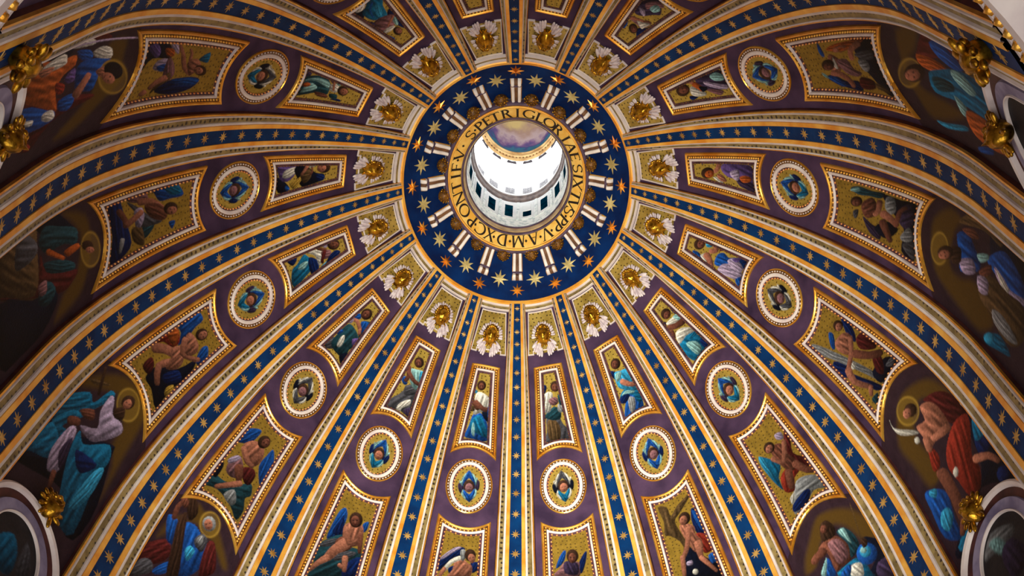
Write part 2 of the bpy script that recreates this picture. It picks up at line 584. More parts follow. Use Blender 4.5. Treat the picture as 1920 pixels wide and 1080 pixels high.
T_, N_ = 0.16, 0.085
GLYPH = {
    'I': stem(0),
    'T': [bar(0, 0, 0, 0.95, T_), serif(0, 0.025), bar(-.33, .955, .33, .955, N_), bar(-.33, .98, -.36, .82, .05), bar(.33, .98, .36, .82, .05)],
    'L': stem(-.18) + [bar(-.18, .035, .28, .035, N_), bar(.28, .0, .33, .2, .05)],
    'E': stem(-.18) + [bar(-.18, .035, .24, .035, N_), bar(-.18, .965, .22, .965, N_), bar(-.18, .51, .14, .51, N_), bar(.24, 0, .28, .18, .05), bar(.22, 1, .25, .84, .05), bar(.14, .43, .14, .6, .05)],
    'F': stem(-.18) + [bar(-.18, .965, .24, .965, N_), bar(-.18, .51, .14, .51, N_), bar(.24, 1, .27, .84, .05), bar(.14, .43, .14, .6, .05)],
    'P': stem(-.2) + arcp(-.1, .73, .3, .24, -95, 95, T_) + [bar(-.2, .965, -.08, .965, N_), bar(-.2, .49, -.08, .49, N_)],
    'R': stem(-.22) + arcp(-.12, .74, .28, .23, -95, 95, T_) + [bar(-.22, .965, -.1, .965, N_), bar(-.22, .51, -.02, .51, N_), bar(0, .52, .34, .03, T_), serif(.38, .025, .16)],
    'D': stem(-.28) + arcp(-.18, .5, .5, .465, -92, 92, T_) + [bar(-.28, .965, -.15, .965, N_), bar(-.28, .035, -.15, .035, N_)],
    'O': arcp(0, .5, .42, .46, 0, 360, T_, n_=28, thin=.45),
    'C': arcp(.06, .5, .44, .46, 48, 312, T_, n_=22, thin=.45) + [bar(.36, .98, .36, .76, .05), bar(.36, .02, .36, .2, .04)],
    'G': arcp(.02, .5, .44, .46, 50, 318, T_, n_=22, thin=.45) + [bar(.33, .98, .33, .77, .05), bar(.34, .06, .34, .42, T_), serif(.34, .43, .26)],
    'S': arcp(0, .735, .24, .235, 30, 268, .11, n_=14, thin=.8) + arcp(0, .265, .26, .24, -150, 92, .11, n_=14, thin=.8) + [bar(.2, .98, .21, .78, .05), bar(-.22, .02, -.23, .24, .05)],
    'V': [bar(-.33, .97, .0, .02, T_), bar(.33, .97, .02, .02, N_), serif(-.33, .975), serif(.33, .975, .22)],
    'A': [bar(.33, .03, .0, .98, T_), bar(-.33, .03, -.02, .98, N_), bar(-.2, .36, .2, .36, .055), serif(-.33, .025, .22), serif(.33, .025)],
    'X': [bar(-.3, .97, .3, .03, T_), bar(.3, .97, -.3, .03, N_), serif(-.3, .975), serif(.3, .975, .2), serif(-.3, .025, .2), serif(.3, .025)],
    'N': [bar(-.32, .02, -.32, .97, N_), bar(.32, .02, .32, .97, N_), bar(-.34, .97, .32, .02, T_), serif(-.32, .025, .2), serif(.32, .975, .2), serif(-.36, .975, .16)],
    'M': [bar(-.44, .03, -.32, .97, N_), bar(.44, .03, .34, .97, T_), bar(-.34, .97, 0, .03, T_), bar(.34, .97, 0, .03, N_), serif(-.44, .025, .2), serif(.44, .025), serif(-.36, .975, .16), serif(.36, .975, .16)],
    '.': [[(0, .36), (.11, .5), (0, .64), (-.11, .5)]],
}
TEXT = 'S222.7 .228.5 P234.3 E242.3 T250.2 R260.6 I271.0 G281.8 L292.0 O301.8 R311.1 I322.1 A331.0 E340.0 S350.6 I357.6 X4.8 T15.1 V23.7 S30.6 .35.9 P40.7 P47.9 .54.7 V60.3 .66.9 A73.8 .81.5 M88.9 .97.2 D105.0 .113.3 X117.7 C128.1 .134.4 P139.4 O151.0 N163.2 T173.5 I182.9 F191.1 .197.4 V202.5 .211.0'
LH = 0.93
GM = {}
for ch, polys in GLYPH.items():
    V, F = [], []
    for pl in polys:
        a = len(V)
        for x, y in pl:
            t = (y - 0.5) * LH
            r_ = 4.32 + t * .7071 - 0.012
            ang = x * LH / 4.32
            V.append((r_ * math.cos(ang), r_ * math.sin(ang), 81.80 - t * .7071 - 0.012))
        F.append(tuple(range(a, len(V))))
    GM[ch] = mdata('letter', V, F, INK, None, False)
for tk in TEXT.split():
    link('letter' if tk[0] != '.' else 'interpunct', GM[tk[0]], ring, Matrix.Rotation(float(tk[1:]) * D2R, 4, 'Z'))

# ------------------------------------------------------------------ lantern above the oculus
lan = empty('wall_lantern', Matrix.Translation((0, 0, 83)))
tag(lan, 'bright white lantern drum seen through the oculus', None, None, 'structure')
revolve('blue_rim', [(3.66, 82.75), (3.60, 82.8), (3.60, 83.0), (3.64, 83.05)], VIOLETBAND, lan)
revolve('marble_base', [(3.64, 83.05), (3.62, 84.6), (3.58, 84.65), (3.58, 84.75), (3.62, 84.8)], MARBLE, lan, 128, False)
revolve('lower_wall', [(3.62, 84.8), (3.62, 89.4)], LANTERN, lan)
revolve('brown_cornice', [(3.62, 89.4), (3.5, 89.6), (3.42, 90.0), (3.36, 90.1), (3.36, 90.4), (3.42, 90.5)], BROWNCORNICE, lan, 128, False)
revolve('white_ledge', [(3.42, 90.5), (3.38, 90.6), (3.38, 90.9), (3.62, 90.95)], LANTERN, lan, 128, False)
revolve('upper_wall', [(3.62, 90.95), (3.62, 102.4)], LANTERN, lan)
revolve('cream_cornice', [(3.62, 102.4), (3.54, 102.6), (3.46, 103.1), (3.36, 103.2), (3.32, 103.7), (3.26, 103.8), (3.26, 104.0)], CREAM, lan, 128, False)
V, F = [], []
for i in range(72):
    a = 2 * PI * i / 72
    bv, bf = BLOB5
    V.append(bv * 0.09 + np.array([3.47 * math.cos(a), 3.47 * math.sin(a), 102.95]))
    F += [tuple(q + i * len(bv) for q in f_) for f_ in bf]
tag(link('cornice_bead', mdata('cornice_bead', np.concatenate(V), F, DARKGILT), lan), None, None, None, 'stuff')
vt = [(3.26 * math.cos(a), 104.0 + 3.6 * math.sin(a)) for a in np.linspace(0, PI / 2 - 0.01, 14)]
tag(revolve('ceiling_lantern', vt, CLOUDS), 'clouded blue and cream vault mosaic at the top of the lantern', None, None, 'structure')


def cylbox(ang0, ang1, z0, z1, r0, r1, n_=4):
    """a block on the lantern wall between two radii (r1 inner face)"""
    t = np.linspace(ang0, ang1, n_)
    v = []
    for r_ in (r0, r1):
        for z_ in (z0, z1):
            v += [(r_ * math.cos(a), r_ * math.sin(a), z_) for a in t]
    f = []
    A, B, C_, D_ = 0, n_, 2 * n_, 3 * n_
    for j in range(n_ - 1):
        f += [(C_ + j, C_ + j + 1, D_ + j + 1, D_ + j), (A + j, A + j + 1, C_ + j + 1, C_ + j), (B + j, B + j + 1, D_ + j + 1, D_ + j)]
    f += [(A, B, D_, C_), (A + n_ - 1, B + n_ - 1, D_ + n_ - 1, C_ + n_ - 1)]
    return v, f


def lanpart(name, ang, da, z0, z1, r0, r1, mat, parent):
    v, f = cylbox(-da * D2R, da * D2R, z0, z1, r0, r1)
    return link(name, mdata(name, v, f, mat, None, False), parent, Matrix.Rotation(ang * D2R, 4, 'Z'))


def bowtie(ang):
    v = []
    for r_ in (3.62, 3.52):
        for x, y in ((-6.5, 0), (-5.2, .55), (0, .34), (5.2, .55), (6.5, 0), (0, .12)):
            a = x * D2R
            v.append((r_ * math.cos(a), r_ * math.sin(a), 101.3 + y))
    f = [(6, 7, 8, 11), (8, 9, 10, 11)] + [(i, (i + 1) % 6, 6 + (i + 1) % 6, 6 + i) for i in range(6)]
    return v, f


for i in range(16):
    a = bayang(i)
    wn = empty('window_%d' % (i + 1), Matrix.Translation((3.6 * math.cos(a * D2R), 3.6 * math.sin(a * D2R), 85.4)))
    tag(wn, 'lantern bay at %d degrees with square lower window and tall lit window above' % round(a % 360), None, None, 'structure')
    lanpart('window_frame', a, 7.4, 84.85, 88.9, 3.62, 3.57, LANTERN, wn)
    lanpart('reveal', a, 5.6, 85.25, 88.35, 3.62, 3.565, MARBLE, wn)
    if i == 15:
        lanpart('pane', a, 5.2, 85.35, 86.6, 3.62, 3.555, TEALPANE, wn)
        lanpart('open_shutter', a, 5.2, 86.6, 88.25, 3.62, 3.50, LANTERN, wn)
    else:
        lanpart('pane', a, 4.9, 85.35, 88.25, 3.62, 3.555, TEALPANE, wn)
    lanpart('parapet_panel', a, 6.0, 91.4, 93.3, 3.62, 3.58, LANTERNGREY, wn)
    lanpart('tall_pane', a, 6.0, 93.6, 101.0, 3.62, 3.57, LIT, wn)
    v, f = bowtie(a)
    link('lintel', mdata('lintel', v, f, LINTEL, None, False), wn, Matrix.Rotation(a * D2R, 4, 'Z'))
    ps = lanpart('pilaster', a + 11.25, 1.6, 84.8, 89.2, 3.62, 3.54, MARBLE, lan)

# ------------------------------------------------------------------ consoles and gilt rosettes around the oculus ring
CS = np.linspace(0, 1, 22)


def chh(t):
    foot = 0.34 * np.exp(-((t - 0.09) / 0.075) ** 2)
    return 0.16 + foot + 0.12 * np.exp(-((t - 0.45) / 0.2) ** 2) + 0.36 * np.clip((t - 0.3) / 0.7, 0, 1) ** 1.6


def console_strip(name, x0, x1, dh, mat, t0=0.0, t1=1.0):
    t = np.linspace(t0, t1, 24)
    s_ = 38.1 + t * 2.2
    h = chh(t) + dh
    V_ = []
    for x, hh in ((x0, 0 * h), (x0, h - .05), (x0 + .06 * np.sign(x1 - x0), h), (x1 - .06 * np.sign(x1 - x0), h), (x1, h - .05), (x1, 0 * h)):
        r_ = prof(s_)[0]
        V_.append(PA(90 - x * (1 - 0.12 * t) / r_ / D2R, s_, hh))
    f = gridfaces(6, 24) + [tuple(24 * j for j in range(6)), tuple(24 * j + 23 for j in range(6))]
    return mdata(name, np.stack(V_).reshape(-1, 3), f, mat, None, True)


CP = [('core', console_strip('core', -.40, .40, -.16, GILT)), ('ridge', console_strip('ridge', -.36, -.12, 0, STONE)),
      ('ridge', console_strip('ridge', .12, .36, 0, STONE)), ('channel', console_strip('channel', -.12, .12, -.09, UMBER)),
      ('cross_band', console_strip('cross_band', -.38, .38, .035, VIOLETBAND, .21, .27))]
for i in range(16):
    c = empty('console', rotz(i) @ Matrix.Translation(PA(90, 39.0, 0)))
    tag(c, 'white grooved scroll console bracing the inscription ring at %s' % CLOCK[i], 'console', 'consoles around the oculus ring')
    for nm, me in CP:
        link(nm, me, c, rotz(i))

bv, bf = blob(14, 8)
ROS = mdata('rosette', [(x * .50, y * .62, max(z, -.2) * .55) for x, y, z in bv], bf, DARKGILT)
V, F = [], []
bv, bf = blob(6, 4)
for i in range(40):
    zz = 0.05 + 0.93 * (i + .5) / 40
    aa = 2.39996 * i
    rr = math.sqrt(1 - zz * zz)
    V.append(bv * (0.055 + .02 * (i % 3 == 0)) + np.array([rr * math.cos(aa) * .52, rr * math.sin(aa) * .64, zz * .57]))
    F += [tuple(q + i * len(bv) for q in f_) for f_ in bf]
ROSB = mdata('berry', np.concatenate(V), F, BRONZE)
for i in range(16):
    c = link('rosette', ROS, None, basis(bayang(i), 39.95, 0.1) @ Matrix.Diagonal((.92, .8, .9, 1)))
    tag(c, 'dark gilt studded boss between the consoles at %s and %s' % (CLOCK[i], CLOCK[(i + 1) % 16]), 'boss', 'gilt bosses around the oculus ring')
    tag(link('berry', ROSB, c, c.matrix_basis.copy()), None, None, None, 'stuff')

# ------------------------------------------------------------------ painting on the mosaics
PAL = dict(k=(18, 16, 26), f=(170, 108, 86), F=(112, 66, 52), h=(58, 38, 28), b=(22, 78, 160), B=(12, 34, 88), t=(18, 104, 146), T=(140, 188, 190),
           w=(216, 212, 202), g=(140, 142, 146), G=(76, 76, 84), p=(98, 76, 138), P=(56, 44, 72), r=(136, 44, 32), R=(82, 28, 28), o=(176, 86, 36),
           y=(190, 152, 62), e=(28, 66, 78), l=(178, 160, 192), m=(134, 92, 98), n=(92, 70, 44), c=(50, 150, 196), K=(10, 16, 34), Y=(96, 70, 28))
FLESH = set('fFo')


WARP = rng.random(4096)


def catmull(P, n_=3):
    P = np.asarray(P, float)
    a, b_, c_, e_ = np.roll(P, 1, 0), P, np.roll(P, -1, 0), np.roll(P, -2, 0)
    out = [.5 * (2 * b_ + (c_ - a) * t + (2 * a - 5 * b_ + 4 * c_ - e_) * t * t + (3 * b_ - a - 3 * c_ + e_) * t ** 3) for t in np.arange(n_) / n_]
    return np.stack(out, 1).reshape(-1, 2)


def paint(X, Y, rgb, alpha, strokes, soft, dark):
    X_, Y_ = X.ravel(), Y.ravel()
    C = rgb.reshape(-1, 3)
    A = alpha.ravel()
    for t, c, pts in strokes:
        P = catmull(pts, 3 if t != 'L' else 2)
        lo, hi = P.min(0) - .1, P.max(0) + .1
        idx = np.nonzero((X_ > lo[0]) & (X_ < hi[0]) & (Y_ > lo[1]) & (Y_ < hi[1]))[0]
        if not len(idx):
            continue
        x, y = X_[idx], Y_[idx]
        Q = np.roll(P, -1, 0)
        inside = np.zeros(len(idx), bool)
        best = np.full(len(idx), 1e9)
        gx = np.zeros(len(idx))
        gy = np.zeros(len(idx))
        for (ax, ay), (bx, by) in zip(P, Q):
            if ay != by:
                cr_ = ((ay > y) != (by > y)) & (x < (bx - ax) * (y - ay) / (by - ay) + ax)
                inside ^= cr_
            ex, ey = bx - ax, by - ay
            u = np.clip(((x - ax) * ex + (y - ay) * ey) / (ex * ex + ey * ey + 1e-12), 0, 1)
            dx, dy = x - ax - u * ex, y - ay - u * ey
            dd = dx * dx + dy * dy
            mk = dd < best
            best[mk] = dd[mk]
            gx[mk] = dx[mk]
            gy[mk] = dy[mk]
        dist = np.sqrt(best)
        sd = np.where(inside, dist, -dist)
        cov = np.clip(sd / soft + .5, 0, 1)
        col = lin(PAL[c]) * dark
        if t == 'O':
            edge = np.exp(-(sd / (1.3 * soft)) ** 2)
            cov = np.clip(.25 * cov + .6 * edge, 0, 1)
            sh = np.ones(len(idx))
        elif t == 'D':
            sh = np.ones(len(idx))
            cov = cov * .8
        else:
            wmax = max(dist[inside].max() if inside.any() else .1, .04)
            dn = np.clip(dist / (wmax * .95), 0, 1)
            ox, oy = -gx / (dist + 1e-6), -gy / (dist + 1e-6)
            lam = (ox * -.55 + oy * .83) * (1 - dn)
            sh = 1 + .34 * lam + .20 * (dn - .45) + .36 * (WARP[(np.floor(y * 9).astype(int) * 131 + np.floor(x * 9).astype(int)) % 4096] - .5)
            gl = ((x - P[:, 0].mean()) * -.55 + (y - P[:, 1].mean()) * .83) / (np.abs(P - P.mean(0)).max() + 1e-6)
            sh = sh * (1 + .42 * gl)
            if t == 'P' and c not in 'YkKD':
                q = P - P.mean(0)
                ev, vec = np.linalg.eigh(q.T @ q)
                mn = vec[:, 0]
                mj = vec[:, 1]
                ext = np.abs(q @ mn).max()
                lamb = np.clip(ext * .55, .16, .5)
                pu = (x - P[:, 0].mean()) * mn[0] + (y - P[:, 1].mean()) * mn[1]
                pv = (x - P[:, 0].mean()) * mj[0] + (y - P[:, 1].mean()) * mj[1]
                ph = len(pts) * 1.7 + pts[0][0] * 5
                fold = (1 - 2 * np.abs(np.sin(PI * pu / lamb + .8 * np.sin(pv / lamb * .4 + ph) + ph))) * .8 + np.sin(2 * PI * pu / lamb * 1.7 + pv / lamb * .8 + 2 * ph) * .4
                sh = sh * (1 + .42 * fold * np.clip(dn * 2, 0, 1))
            if c == 'Y':
                cov = np.clip(sd / .5 + .3, 0, 1)
                cov = cov * cov * (3 - 2 * cov)
                sh = np.ones(len(idx))
        sh = np.clip(sh, .18, 2.0)[:, None]
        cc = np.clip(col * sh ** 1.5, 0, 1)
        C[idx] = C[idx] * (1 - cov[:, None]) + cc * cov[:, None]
        if t != 'O':
            A[idx] *= 1 - cov
    return C, A


